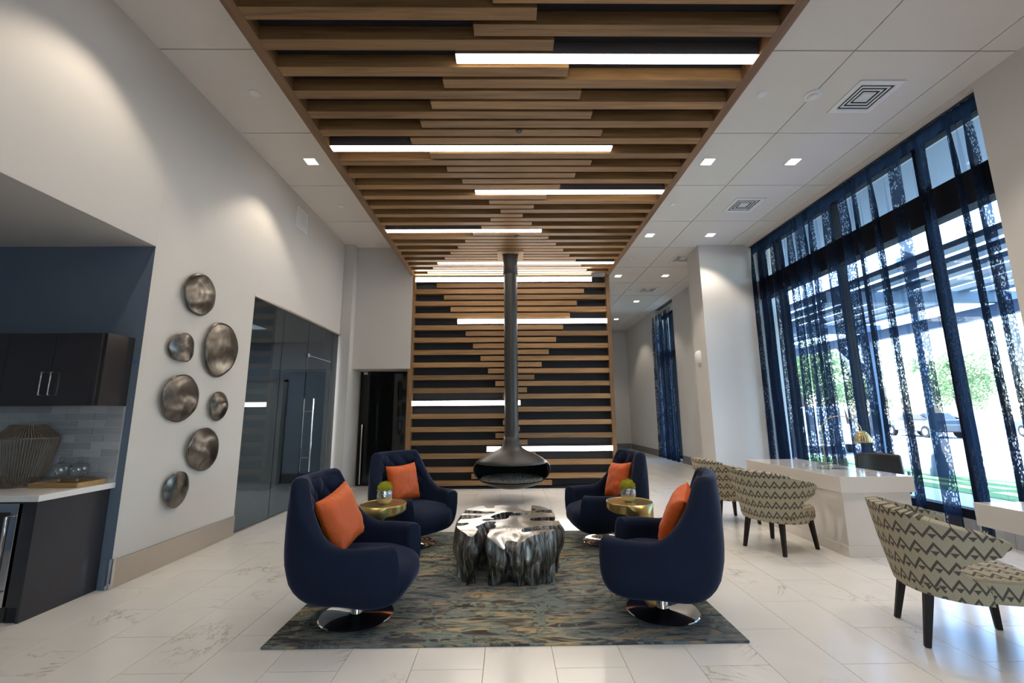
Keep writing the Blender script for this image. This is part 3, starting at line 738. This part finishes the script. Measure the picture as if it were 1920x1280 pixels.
def pillow():
    n = 26; vs = []; fs = []
    for side in (1, -1):
        for i in range(n+1):
            for j in range(n+1):
                u, v = -1+2*i/n, -1+2*j/n
                px = u*(1-.075*(1-v*v)); pz = v*(1-.075*(1-u*u))
                t = max(0, (1-u**4)*(1-v**4))**.55
                wr = .022*noise.noise(Vector((u*1.3+v*.8, v*2.6-u, side*3)))*t*(.3+abs(u*v))+.010*noise.noise(Vector((u*3+v, v*6-u*2, 7+side)))*max(abs(u), abs(v))**2*t
                pk = .006*math.sin(24*u)*max(0, v)**6+.006*math.sin(22*v)*abs(u)**6
                vs.append((side*(.075*t+wr+.004)+pk*.5, .205*px, .205*pz))
    m = n+1; o = m*m
    for s in (0, 1):
        for i in range(n):
            for j in range(n):
                q = (s*o+i*m+j, s*o+(i+1)*m+j, s*o+(i+1)*m+j+1, s*o+i*m+j+1); fs.append(q if s == 0 else q[::-1])
    per = [(i, 0) for i in range(n)]+[(n, j) for j in range(n)]+[(n-i, n) for i in range(n)]+[(0, n-j) for j in range(n)]
    for a, b_ in zip(per, per[1:]+per[:1]):
        fs.append((a[0]*m+a[1], b_[0]*m+b_[1], o+b_[0]*m+b_[1], o+a[0]*m+a[1]))
    return G().add(vs, fs).mesh('throw_pillow', 180)
pme = pillow(); pme.materials.append(m_orange)
# (chair index, forward offset, sideways, height, roll, lean, yaw)
PL = [(0, -.14, -.02, .656, 12, -19, -8), (1, -.19, .0, .628, 2, -14, 0), (2, -.13, -.02, .645, -10, -24, 2), (3, -.18, -.02, .638, 6, -18, 6)]
PLAB = ['orange satin pillow tipped on one corner in the armchair on the art wall side', 'orange satin pillow standing square in the armchair by the glass door',
        'orange satin pillow in the near armchair on the window side, mostly hidden by its arm', 'orange satin pillow in the armchair on the window side near the slatted wall']
for (ci, fx, sy, z, roll, lean, yaw), l in zip(PL, PLAB):
    x, y, a, _ = CH[ci]; R_ = Matrix.Rotation(math.radians(a), 4, 'Z')
    o = inst('throw_pillow', pme); tag(o, l, 'pillow', 'orange pillows on the armchairs')
    o.matrix_world = Matrix.Translation((x, y, 0)) @ R_ @ Matrix.Translation((fx, sy, z)) @ Matrix.Rotation(math.radians(yaw), 4, 'Z') @ Matrix.Rotation(math.radians(lean), 4, 'Y') @ Matrix.Rotation(math.radians(roll), 4, 'X')

# ------------------------------------------------------------------ side tables with moss pots
def side_table(x, y, r, zt, back, label):
    e = empty('drum_side_table', (x, y, .014)); tag(e, label, 'side table', 'brass drum side tables'); zt -= .014
    seg = 72; vs = []; fs = []
    for k in range(seg):
        a = 2*PI*k/seg; dd = abs((math.degrees(a-back)+180) % 360-180)
        zb = (zt-.085)*sstep(58, 92, dd)+.0-.02*sstep(92, 180, dd)*-1*0+(.028*sstep(95, 180, dd))
        for j in range(7): vs.append((r*math.cos(a), r*math.sin(a), zb+(zt-zb)*j/6))
    fs = [(k*7+j, ((k+1) % seg)*7+j, ((k+1) % seg)*7+j+1, k*7+j+1) for k in range(seg) for j in range(6)]
    G().add(vs, fs).build('drum_wall', m_brass, e, smooth=50, solid=.008)
    G().lathe([(.001, zt-.012), (r-.004, zt-.012), (r-.004, zt-.004), (.001, zt-.004)], 64).build('top', m_brass, e, smooth=30)
    G().lathe([(.001, 0), (r*.96, 0), (r*.96, .01), (.001, .01)], 64).build('foot_plate', m_brass, e, smooth=30)
side_table(-1.15, 4.16, .205, .578, math.radians(200), 'round brass drum side table with an open side, between the armchairs before the glass wall')
side_table(1.125, 4.15, .205, .578, math.radians(-20), 'round brass drum side table with an open side, between the armchairs on the window side')
m_mos = M('mercury_glass', (.62, .62, .64), .22, 1, bumpy=.9, bscale=70)
m_moss = M('moss', (.48, .45, .035), .9, vary=.5, vscale=40)
def moss_pot(x, y, z, label, s=1):
    e = empty('moss_pot', (x, y, z)); e.scale = (s, s, s); tag(e, label, 'plant', 'moss pots on the side tables')
    G().lathe([(.036, 0), (.038, .006), (.05, .012), (.062, .05), (.063, .08), (.058, .108), (.052, .108), (.05, .09)], 28, capb=True).build('pot', m_mos, e, smooth=50)
    rr = random.Random(int(abs(x)*100)); vs = []; fs = []
    for k in range(2600):
        zz = rr.uniform(-.25, 1); a = rr.uniform(0, 2*PI); q = math.sqrt(max(0, 1-zz*zz)); d_ = Vector((q*math.cos(a), q*math.sin(a), zz))
        rad = .056*(1+.16*noise.noise(d_*3)); p = d_*rad+Vector((0, 0, .115)); t1 = d_.orthogonal().normalized(); t1.rotate(Matrix.Rotation(rr.uniform(0, 6), 3, d_)); t2 = d_.cross(t1)
        o = len(vs); L = rr.uniform(.004, .009); vs += [p-t1*.0022, p+t1*.0022, p+d_*L+t2*rr.uniform(-.004, .004)]; fs.append((o, o+1, o+2))
    g = G().add(vs, fs); g.lathe([(.056*math.cos(t)*.96, .115+.056*math.sin(t)*.96) for t in [-.4+1.97*i/10 for i in range(11)]], 24)
    g.build('moss', m_moss, e)
moss_pot(-1.14, 4.16, .5745, 'yellow-green moss in a sparkling silver pot on the brass table before the glass wall', 1.12)
moss_pot(1.12, 4.16, .5745, 'yellow-green moss in a sparkling silver pot on the brass table on the window side', 1.12)

# ------------------------------------------------------------------ chrome root coffee table (contour of the sawn root, walls follow it down)
def root_table():
    e = empty('root_coffee_table', (0, 4.28, .0145)); tag(e, 'silvered tree-root coffee table with polished cut top in the middle of the rug', 'coffee table')
    ch = [((-.235, -.66), (-.205, -.36), .045), ((-.20, -.34), (-.17, -.2), .055), ((.46, -.36), (.17, -.42), .05), ((.5, -.06), (.26, -.07), .058), ((.52, .24), (.33, .26), .055),
          ((-.07, .03), (-.01, .18), .06), ((.07, .12), (.21, .18), .042), ((-.58, .0), (-.33, .05), .06), ((-.58, .29), (-.2, .22), .052), ((.14, .64), (.22, .34), .06), ((-.2, -.07), (-.1, -.05), .03),
          ((.02, -.68), (.03, -.55), .05), ((-.52, -.24), (-.40, -.22), .045), ((.30, -.66), (.29, -.56), .04), ((-.22, .62), (-.18, .46), .05)]
    def f(x, y):
        b_ = 1-((abs(x/.455))**3.4+abs((y+.01)/.575)**4)
        b_ = b_*.22+.035*noise.noise(Vector((x*6, y*6, 1.3)))+.015*noise.noise(Vector((x*15, y*15, 4)))
        for p, q, r in ch:
            ax, ay = q[0]-p[0], q[1]-p[1]; t = max(0, min(1, ((x-p[0])*ax+(y-p[1])*ay)/(ax*ax+ay*ay)))
            dd = math.hypot(x-p[0]-t*ax, y-p[1]-t*ay)-1.45*r*(1-.3*t)*(1+.5*noise.noise(Vector((x*11, y*11, 9))))
            b_ = min(b_, dd)
        return b_
    st = .0125; x0, y0 = -.55, -.66; nx, ny = 88, 106
    F = [[f(x0+i*st, y0+j*st) for j in range(ny)] for i in range(nx)]
    V = {}; vs = []
    def zt(x, y): return .40-.13*math.exp(-(((x-.0)/.13)**2+((y+.60)/.13)**2))-.05*math.exp(-(((x+.36)/.09)**2+((y+.6)/.1)**2))+.004*noise.noise(Vector((x*5, y*5, 0)))
    def vid(key, x, y):
        if key not in V: V[key] = len(vs); vs.append((x, y, zt(x, y)))
        return V[key]
    top = []; seg = []
    for i in range(nx-1):
        for j in range(ny-1):
            cs = [(i, j), (i+1, j), (i+1, j+1), (i, j+1)]; fv = [F[a][b_] for a, b_ in cs]
            if all(q <= 0 for q in fv): continue
            poly = []
            for k in range(4):
                a, b_ = cs[k], cs[(k+1) % 4]; fa, fb = fv[k], fv[(k+1) % 4]
                if fa > 0: poly.append((vid(a, x0+a[0]*st, y0+a[1]*st), 0))
                if (fa > 0) != (fb > 0):
                    t = fa/(fa-fb); t = min(.97, max(.03, t)); key = (min(a, b_), max(a, b_))
                    poly.append((vid(key, x0+(a[0]+(b_[0]-a[0])*t)*st, y0+(a[1]+(b_[1]-a[1])*t)*st), 1))
            top.append(tuple(p[0] for p in poly)); L = len(poly)
            for k in range(L):
                if poly[k][1] and poly[(k+1) % L][1] and L > 2:
                    seg.append((poly[k][0], poly[(k+1) % L][0]))
    G().add(vs, top).build('polished_top', m_cut, e, smooth=40)
    NL = 14; W_ = {}; wv = []; wf = []
    def wcol(i):
        if i in W_: return W_[i]
        x, y, z = vs[i]; h = .006; gx = f(x+h, y)-f(x-h, y); gy = f(x, y+h)-f(x, y-h); l = math.hypot(gx, gy) or 1; nx_, ny_ = -gx/l, -gy/l
        o = len(wv); W_[i] = o
        for k in range(NL+1):
            t = k/NL; zz = z*(1-t)
            off = .022*math.sin(PI*min(1, t*1.6))+.06*noise.noise(Vector((x*6, y*6, zz*3)))*sstep(0, .15, t)+.02*noise.noise(Vector((x*24, y*24, zz*5)))*sstep(0, .12, t)-.03*sstep(.45, 1, t)
            wv.append((x+nx_*off, y+ny_*off, zz))
        return o
    for a, b_ in seg:
        p, q = wcol(a), wcol(b_)
        for k in range(NL): wf.append((p+k, p+k+1, q+k+1, q+k))
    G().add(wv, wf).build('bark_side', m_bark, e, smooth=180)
root_table()

# ------------------------------------------------------------------ hanging stove
st_ = empty('hanging_stove', (.066, 7.30, 0)); tag(st_, 'black suspended stove with round open bowl hanging from the slatted ceiling by its flue', 'stove')
prof = [(.001, .20), (.12, .203), (.26, .222), (.40, .262), (.52, .325), (.585, .385), (.615, .43), (.626, .47), (.626, .52), (.618, .56), (.585, .605), (.52, .655), (.43, .71), (.33, .755), (.245, .79), (.185, .825), (.148, .875), (.128, .94), (.12, 1.02)]
n = 96; vs = []; fs = []
for r, z in prof: vs += [(r*math.cos(2*PI*k/n), r*math.sin(2*PI*k/n), z) for k in range(n)]
for j in range(len(prof)-1):
    for k in range(n):
        a = 2*PI*(k+.5)/n; da = abs((math.degrees(a)+90+180) % 360-180)
        zl = (prof[j][1]+prof[j+1][1])/2
        if da < 78 and .30 < zl < .60: continue
        fs.append((j*n+k, j*n+(k+1) % n, (j+1)*n+(k+1) % n, (j+1)*n+k))
bowl = G().add(vs, fs).build('bowl', m_black, st_, smooth=60, solid=.012)
iprof = [(.001, .215), (.25, .237), (.5, .33), (.585, .40), (.605, .48), (.585, .57), (.5, .63), (.3, .70), (.1, .74)]
vs = []; fs = []
for r, z in iprof: vs += [(r*math.cos(2*PI*k/n), r*math.sin(2*PI*k/n), z) for k in range(n)]
for j in range(len(iprof)-1):
    for k in range(n):
        a = 2*PI*(k+.5)/n; da = abs((math.degrees(a)+90+180) % 360-180); zl = (iprof[j][1]+iprof[j+1][1])/2
        if da < 76 and .30 < zl < .61: continue
        fs.append((j*n+k, j*n+(k+1) % n, (j+1)*n+(k+1) % n, (j+1)*n+k))
G().add(vs, fs).build('liner', m_blackin, st_, smooth=60)
rr = random.Random(5); g = G()
for k in range(1500):
    a, r = rr.uniform(0, 2*PI), .5*math.sqrt(rr.random()); s = rr.uniform(.008, .018); z = .345+.03*(1-r/.5)+rr.uniform(0, .012); cx, cy = r*math.cos(a), r*math.sin(a)
    g.add([(cx+s*rr.uniform(.6, 1.2), cy, z), (cx-s*rr.uniform(.6, 1.2), cy+s*.4, z+s*.3), (cx, cy+s, z-s*.2), (cx+s*.2, cy-s, z+s*.2), (cx, cy, z+s), (cx, cy, z-s)],
          [(0, 2, 4), (2, 1, 4), (1, 3, 4), (3, 0, 4), (2, 0, 5), (1, 2, 5), (3, 1, 5), (0, 3, 5)])
g.lathe([(.001, .36), (.54, .345)], 32)
pb = g.build('pebbles', m_pebble, st_); pb['kind'] = 'stuff'
G().lathe([(.116, 1.0), (.116, 3.84)], 40).build('flue_pipe', m_black, st_, smooth=60)
G().lathe([(.122, 3.82), (.13, 3.825), (.13, 4.0), (.135, 4.172)], 40).build('flue_collar', m_black, st_, smooth=60)
g = G()
for q in ((-.23, -.14, -.24, .24), (.14, .23, -.24, .24), (-.14, .14, -.24, -.14), (-.14, .14, .14, .24)): g.box(*q, 4.165, 4.18)
g.build('ceiling_plate', wood('pale_plate_wood', 0, (.24, .14, .07), (.40, .26, .14)), st_)

# ------------------------------------------------------------------ reception desks
def desk(name, x0, x1, y0, y1, ped, label, lip=.152):
    e = empty(name, (x0, y0, 0)); tag(e, label, 'desk', 'white reception desks'); w, l = x1-x0, y1-y0
    box('top', (0, w, 0, l, .748-lip, .748), m_gloss, e, .003)
    box('pedestal', (.03, w-.03, ped[0], ped[1], .1, .747-lip), m_gloss, e, .002)
    box('plinth', (.012, w-.012, ped[0]-.015, ped[1]+.015, 0, .1), m_gloss, e, .002)
    return e
desk('reception_desk', 3.262, 4.0, 4.345, 6.02, (.03, 1.645), 'long glossy white reception desk with thick top before the curtains')
desk('reception_desk', 3.255, 3.98, 1.45, 3.11, (.05, 1.30), 'glossy white reception desk whose thick top overhangs its far end')
e = empty('acrylic_holder', (3.66, 4.95, .749)); tag(e, 'clear acrylic brochure holder on the long desk', 'holder')
for q in ((-.16, .16, -.04, -.036, 0, .11), (-.16, .16, .036, .04, 0, .075), (-.16, -.156, -.036, .036, 0, .10), (.156, .16, -.036, .036, 0, .10), (-.155, .155, -.035, .035, 0, .004)): box('panel', q, m_acry, e)
e = empty('cable_grommet', (3.5, 5.15, .749)); tag(e, 'small round clear paperweight on the long white desk', 'paperweight')
e.name = 'glass_paperweight'; G().lathe([(.03, 0), (.04, .012), (.036, .03), (.015, .042), (.001, .044)], 20, capb=True).build('dome', m_clear, e, smooth=60)
# arc lamp
lb = Vector((3.92, 5.42, .749)); e = empty('arc_desk_lamp', lb); tag(e, 'slim brass arc lamp with pierced dome shade on the long white desk', 'lamp')
G().lathe([(.07, 0), (.07, .012), (.01, .018)], 24, capb=True, capt=True).build('base', m_brass, e, smooth=40)
pts = [(0, 0, .012), (0, 0, .4)]+[(.0+.155*(1-math.cos(PI*i/12)), -.12*(1-math.cos(PI*i/12)), .4+.18*math.sin(PI*i/12)) for i in range(1, 12)]+[(.31, -.24, .40)]
G().tube(pts, .005, 8).build('stem', m_brass, e, smooth=60)
c = (.31, -.24, .27); prof = [(.085*math.cos(t), .0+.135*math.sin(t)) for t in [PI/2*i/12 for i in range(13)]]
g = G()
for k in range(24):
    a0, a1 = 2*PI*k/24, 2*PI*(k+.62)/24
    g.lathe(prof[:8], 3, c, a0=a0, a1=a1)
g.lathe(prof[7:], 32, c); g.lathe([(.087, 0), (.087, .012)], 32, c)
g.build('shade', m_brass, e, smooth=60, solid=.003)

# black office chair behind the long desk
oc = empty('office_chair', (4.46, 5.30, 0), math.radians(226)); tag(oc, 'low-backed black leather office chair behind the long white desk', 'chair')
g = G(); nu, nv = 16, 10; vs = []
for i in range(nu+1):
    for j in range(nv+1):
        u, v = -1+2*i/nu, j/nv
        vs.append((-.21-.04*v-.05*(1-u*u)+.02, .235*u*(1-.08*v), .50+.37*v-.012*u*u*v))
G().add(vs, [(i*(nv+1)+j, (i+1)*(nv+1)+j, (i+1)*(nv+1)+j+1, i*(nv+1)+j+1) for i in range(nu) for j in range(nv)]).build('backrest', m_leather, oc, smooth=180, solid=.06, bevel=.02)
box('seat', (-.22, .25, -.24, .24, .42, .50), m_leather, oc, .03); G().lathe([(.03, .08), (.03, .42)], 16).build('gas_lift', m_black, oc, smooth=60)
for k in range(5):
    a = 2*PI*k/5+.3; l = G().tube([(0, 0, .11), (.29*math.cos(a), .29*math.sin(a), .075)], .018, 8).build('leg', m_black, oc, smooth=60)
    G().lathe([(.028, -.012), (.028, .012)], 14, capb=True, capt=True).build('caster', m_black, l, loc=(.29*math.cos(a), .29*math.sin(a), .029), rot=(PI/2, 0, a))
for s in (-1, 1): G().tube([(.08, s*.26, .45), (.08, s*.28, .62), (-.2, s*.27, .66)], .016, 8).build('armrest', m_black, oc, smooth=60)

# ------------------------------------------------------------------ zigzag barrel chairs
def barrel():
    e = empty('barrel_chair')
    nu, nv = 56, 20; vs = []; uv = []
    def tm(v, z):   # half angle of the wrap at this height
        return math.radians(lerp_tab([(.30, 98), (.40, 94), (.43, 82), (.455, 74), (.48, 72), (.51, 75), (.54, 83), (.57, 94), (.60, 104), (.63, 110), (.655, 111), (.68, 107), (.72, 100)], z))
    def pr(ph, z, k=0):
        a, b_ = .295, .315; sc_ = lerp_tab([(.30, .88), (.40, .95), (.55, 1.06), (.8, 1.2)], z)
        r = (abs(math.cos(ph)/a)**2.3+abs(math.sin(ph)/b_)**2.3)**(-1/2.3)*sc_-k
        return (-r*math.cos(ph), r*math.sin(ph), z)
    for i in range(nu+1):
        s = -1+2*i/nu
        for j in range(nv+1):
            v = j/nv; z = .30+.485*v; ph = 0
            for _ in range(3):
                ph = s*tm(v, z); zt = .79-.10*sstep(15, 108, abs(math.degrees(ph)))-.03*sstep(90, 111, abs(math.degrees(ph))); z = .30+(zt-.30)*v
            p = pr(ph, z); vs.append(p); uv.append((ph*.36+10, z+10-.02*abs(ph)))
    g = G().add(vs, [(i*(nv+1)+j, (i+1)*(nv+1)+j, (i+1)*(nv+1)+j+1, i*(nv+1)+j+1) for i in range(nu) for j in range(nv)]); g.uv = uv
    o = g.build('wrap_back', m_zig, e, smooth=180, solid=.062, bevel=.026, seg=4)
    # seat drum and cushion
    seg = 64; prof = [(.9, .305, 0), (.97, .31, 0), (1, .33, 0), (1, .40, 0), (.985, .42, 0), (.94, .433, 0), (.6, .442, 0), (.02, .445, 0)]; vs = []; uv = []
    for s, z, _ in prof:
        for k in range(seg+1):
            a = 2*PI*k/seg; r = (abs(math.cos(a)/(.33 if math.cos(a) > 0 else .275))**3+abs(math.sin(a)/.305)**3)**(-1/3)*s
            vs.append((r*math.cos(a), r*math.sin(a), z)); uv.append((10+r*math.cos(a), 10+r*math.sin(a)) if z > .425 else (10+a*.36, 10+z))
    n = seg+1; fs = [(j*n+k, j*n+k+1, (j+1)*n+k+1, (j+1)*n+k) for j in range(len(prof)-1) for k in range(seg)]
    g = G().add(vs, fs); g.uv = uv; g.build('seat', m_zig, e, smooth=180)
    for x, y, sx, sy in ((-.20, -.17, -.06, -.035), (-.20, .17, -.06, .035), (.235, -.2, .03, -.03), (.235, .2, .03, .03)):
        G().taper((x+sx, y+sy, .0), (x, y, .335), .03, .046).build('leg', m_leg, e, bevel=.003)
    return e
bc_ = barrel(); first = [True]
BCH = [(2.81, 4.70, math.degrees(math.atan2(.464, .886)), 'zigzag-patterned barrel chair with dark legs at the middle of the long white desk'),
       (2.86, 5.83, 8, 'zigzag-patterned barrel chair at the far end of the long desk, half hidden by its neighbour'),
       (2.80, 2.865, math.degrees(math.atan2(-.39, .92)), 'zigzag-patterned barrel chair turned toward the second desk, nearest the window wall end')]
for x, y, a, l in BCH:
    c = bc_ if first[0] else copy_tree(bc_); first[0] = False
    c.location = (x, y, .001); c.rotation_euler = (0, 0, math.radians(a)); tag(c, l, 'chair', 'zigzag chairs at the desks')

# ------------------------------------------------------------------ curtains
def curtain(name, y0, y1, x, z0, z1, label, seed, grp, amp=.055, dens=1.0, b0=0, b1=0):
    rr = random.Random(seed); kn = [(0, 0)]; y = y0; s = 1
    while y < y1:
        tight = rr.random() < .55*dens or y-y0 < b0 or y1-y < b1
        wd = rr.uniform(.022, .05) if tight else rr.uniform(.07, .15)
        y += wd; kn.append((y-y0, s*rr.uniform(.7, 1.15)*(amp if not tight else amp*1.15))); s = -s
    sc_ = (y1-y0)/kn[-1][0]; kn = [(a*sc_, b_) for a, b_ in kn]
    pts = []; nsub = 6
    for (a, p), (b_, q) in zip(kn, kn[1:]):
        for i in range(nsub):
            t = i/nsub; c_ = (1-math.cos(PI*t))/2; pts.append((a+(b_-a)*t, p+(q-p)*c_))
    pts.append(kn[-1])
    # arc length as the cloth's own width
    u = [0]
    for (a, p), (b_, q) in zip(pts, pts[1:]): u.append(u[-1]+math.hypot(b_-a, q-p))
    nz = 16; vs = []; uv = []
    for i, (a, p) in enumerate(pts):
        for j in range(nz+1):
            t = j/nz; z = z0+(z1-z0)*t; pin = .3+.7*sstep(0, .12, 1-t) if t > .88 else 1
            dx = .012*noise.noise(Vector((a*3, z*.8, seed)))*(1-t); dy = .05*noise.noise(Vector((a*1.5, z*.5, seed+5)))*(1-t)*sstep(0, .2, min(a, (y1-y0)-a))
            vs.append((x+p*pin*(.75+.35*(1-t))+dx, y0+a+dy, z)); uv.append((u[i]+seed*.11, z))
    g = G().add(vs, [(i*(nz+1)+j, (i+1)*(nz+1)+j, (i+1)*(nz+1)+j+1, i*(nz+1)+j+1) for i in range(len(pts)-1) for j in range(nz)]); g.uv = uv
    o = g.build(name, m_sheer, None, smooth=180); tag(o, label, 'curtain', grp); return o
cg = 'sheer curtains along the large window'
curtain('sheer_curtain', 3.96, 5.40, XR+.085, .02, 4.70, 'navy lace sheer curtain at the near end of the large window', 3, cg, b0=.3, b1=.12)
curtain('sheer_curtain', 5.41, 6.85, XR+.085, .02, 4.70, 'navy lace sheer curtain in the middle of the large window behind the desk', 8, cg)
curtain('sheer_curtain', 6.86, 8.25, XR+.085, .02, 4.70, 'navy lace sheer curtain bunched against the grey column', 12, cg, dens=1.3, b1=.2)
curtain('sheer_curtain', 12.34, 13.92, XR-.04, .02, 4.52, 'narrow navy sheer curtain over the far corridor window', 21, 'sheer curtain of the far window', dens=1.4)
o = box('curtain_track', (XR+.06, XR+.10, 3.94, 8.27, 4.702, 4.714), m_black); tag(o, 'thin black curtain track under the ceiling edge of the large window', 'curtain track')

# ------------------------------------------------------------------ windows
wn = struct(empty('window_1'))
for n_, q in (('sill_rail', (5.12, 5.26, 3.93, 8.285, .2, .30)), ('transom_beam', (5.10, 5.30, 3.93, 8.285, 3.62, 4.0)), ('head_rail', (5.14, 5.26, 3.93, 8.285, 4.62, 4.70)),
              ('jamb', (5.14, 5.26, 3.93, 3.99, .3, 4.62)), ('jamb', (5.14, 5.26, 8.225, 8.285, .3, 4.62))): box(n_, q, m_mull, wn)
for y in (4.87, 6.31, 7.75): box('mullion', (5.14, 5.26, y-.03, y+.03, .3, 4.62), m_mull, wn)
for a, b_ in ((3.99, 4.84), (4.90, 6.28), (6.34, 7.72), (7.78, 8.225)):
    box('pane', (5.197, 5.203, a, b_, .3, 3.62), m_win, wn); box('pane', (5.197, 5.203, a, b_, 4.0, 4.62), m_win, wn)
wn = struct(empty('window_2'))
for n_, q in (('sill_rail', (5.12, 5.26, 12.36, 13.9, .06, .14)), ('transom_beam', (5.12, 5.26, 12.36, 13.9, 3.1, 3.3)), ('head_rail', (5.14, 5.26, 12.36, 13.9, 4.45, 4.55)), ('mullion', (5.14, 5.26, 13.1, 13.16, .14, 4.45))): box(n_, q, m_mull, wn)
box('pane', (5.197, 5.203, 12.36, 13.9, .14, 4.45), m_win, wn)

# ------------------------------------------------------------------ outdoors
struct(box('ground_walk', (5.42, 8.35, -10, 60, -.3, -.1), m_conc)); struct(box('ground_road', (10.75, 110, -20, 160, -.34, -.16), m_road))
o = box('lawn_strip', (8.35, 10.75, -10, 60, -.3, -.09), m_grass); o['kind'] = 'structure'
struct(G().box(5.42, 7.1, 2.5, 20, 4.72, 4.9).build('ceiling_eave', m_soff)); struct(box('wall_facade', (5.42, 5.5, 8.3, 12.3, 0, 6), m_wall))
pg = empty('pergola', (0, 0, 0)); tag(pg, 'blue-grey slatted pergola outside the large window', 'pergola')
for i in range(6): box('slat', (5.85+i*.56, 6.07+i*.56, 3.2, 17, 3.50, 3.58), m_perg, pg)
for y in (4.4, 7.4, 10.4, 13.4): box('rafter', (5.7, 9.3, y-.06, y+.06, 3.30, 3.50), m_perg, pg)
for x in (8.95,): box('beam', (x-.08, x+.08, 3.0, 17, 3.08, 3.30), m_perg, pg)
for x, y in ((8.95, 4.4), (8.95, 10.4), (8.95, 15.6)): box('post', (x-.09, x+.09, y-.09, y+.09, -.1, 3.08), m_perg, pg)
for y in (10.4, 15.6): G().add([(8.88, y+.1, 2.4), (9.02, y+.1, 2.4), (8.88, y+.8, 3.08), (9.02, y+.8, 3.08), (8.88, y+.95, 3.08), (9.02, y+.95, 3.08), (8.88, y+.1, 2.25), (9.02, y+.1, 2.25)], [(0, 1, 3, 2), (6, 4, 5, 7), (0, 2, 4, 6), (1, 7, 5, 3), (0, 6, 7, 1), (2, 3, 5, 4)]).build('brace', m_perg, pg)
e = empty('street_lamp', (10.0, 10.15, -.09)); tag(e, 'blue-grey lamp post with flared base standing on the lawn outside', 'lamp post')
G().lathe([(.19, 0), (.19, .12), (.15, .2), (.13, .42), (.085, .55), (.075, .7), (.06, 4.9)], 20, capb=True, capt=True).build('post', m_perg, e, smooth=40)
G().lathe([(.05, 4.9), (.2, 5.0), (.22, 5.25), (.08, 5.4), (.001, 5.45)], 16).build('lantern', m_perg, e, smooth=40)
def car(x, y, rz, c, suv, label):
    e = empty('parked_car', (x, y, -.16), math.radians(rz)); tag(e, label, 'car', 'cars outside'); mb = M('car_paint', c, .25, coat=.6)
    h = 1.75 if suv else 1.45
    def ext(name, prof, w0, w1, mat, bv):
        n = len(prof); vs = [(px, s*(w0 if pz < 1 else w1), pz) for s in (-1, 1) for px, pz in prof]
        G().add(vs, [tuple(range(n)), tuple(range(2*n-1, n-1, -1))]+[(i, n+i, n+(i+1) % n, (i+1) % n) for i in range(n)]).build(name, mat, e, bevel=bv)
    ext('body', [(-2.3, .35), (2.3, .35), (2.35, .7), (2.2, .92), (.9, 1.02), (-2.2, 1.05), (-2.35, .8)], .92, .9, mb, .06)
    ext('cabin', [(-2.1 if suv else -1.7, 1.0), (1.15, 1.0), (.45, h), (-1.9 if suv else -1.1, h)], .88, .74, mb, .05)
    for s in (-1, 1): ext2 = G().add([(-1.7, s*.885, 1.08), (.85, s*.885, 1.08), (.36, s*.79, h-.1), (-1.6 if suv else -1.0, s*.79, h-.1)], [(0, 1, 2, 3)]).build('side_window', m_black, e, solid=.03)
    for px in (-1.45, 1.45):
        for s in (-1, 1):
            wh = G().lathe([(.33, -.11), (.35, -.08), (.35, .08), (.33, .11)], 24, capb=True, capt=True).build('wheel', m_blackin, e, loc=(px, s*.83, .35), rot=(PI/2, 0, 0), smooth=40)
            G().lathe([(.2, .0), (.2, .01)], 16, capb=True, capt=True).build('hub', m_steelp, wh, loc=(0, 0, .11 if s < 0 else -.12))
car(13.3, 18.6, 60, (.7, .72, .74), True, 'white sport utility vehicle parked outside, seen between curtain folds behind the desk')
car(26, 27, 80, (.03, .035, .045), False, 'black sedan on the road beyond the lamp post')
car(31, 24, 70, (.05, .06, .09), True, 'dark sport utility vehicle before the hedge across the road')
m_leafo = M('tree_leaf', (.20, .27, .10), .7, vary=.5, vscale=.6); m_trunk = M('tree_bark', (.09, .065, .05), .9, vary=.3)
def tree(seed):
    e = empty('roadside_tree'); rr = random.Random(seed); h = 6.5
    G().tube([(0, 0, 0), (.1, .05, 1.5), (.0, .15, 3.2), (.1, .1, 4.8)], [.2, .15, .12, .06], 9).build('trunk', m_trunk, e, smooth=60)
    vs = []; fs = []; cl = [(Vector((rr.gauss(0, 1.1), rr.gauss(0, 1.1), rr.uniform(2.6, 6))), rr.uniform(.8, 1.4)) for _ in range(16)]
    for c_, r in cl:
        for k in range(170):
            d_ = Vector((rr.gauss(0, 1), rr.gauss(0, 1), rr.gauss(0, 1))).normalized(); p = c_+d_*r*rr.uniform(.6, 1); a = Vector((rr.gauss(0, 1), rr.gauss(0, 1), rr.gauss(0, 1))).normalized()*.13; b_ = a.cross(d_).normalized()*.08
            o = len(vs); vs += [p-a, p+b_, p+a, p-b_]; fs.append((o, o+1, o+2, o+3))
    G().add(vs, fs).build('foliage', m_leafo, e); return e
t0 = tree(1); t1 = tree(2); TR = [(16.5, 24), (19, 30), (26, 36), (33, 40), (38, 36), (42, 29), (46, 43), (30, 48), (21, 46), (48, 34), (17, 38), (12.5, 31)]
TL = ['nearest the white vehicle', 'behind the white vehicle', 'beyond the black sedan', 'in the far row across the road']
for i, (x, y) in enumerate(TR):
    o = (t0, t1)[i] if i < 2 else copy_tree((t0, t1)[i % 2])
    o.location = (x, y, -.16); o.rotation_euler = (0, 0, i*1.7); s = .8+.25*((i*37) % 10)/10; o.scale = (s, s, s)
    tag(o, 'leafy green tree outside the window, '+TL[min(i, 3)], 'tree', 'roadside trees')
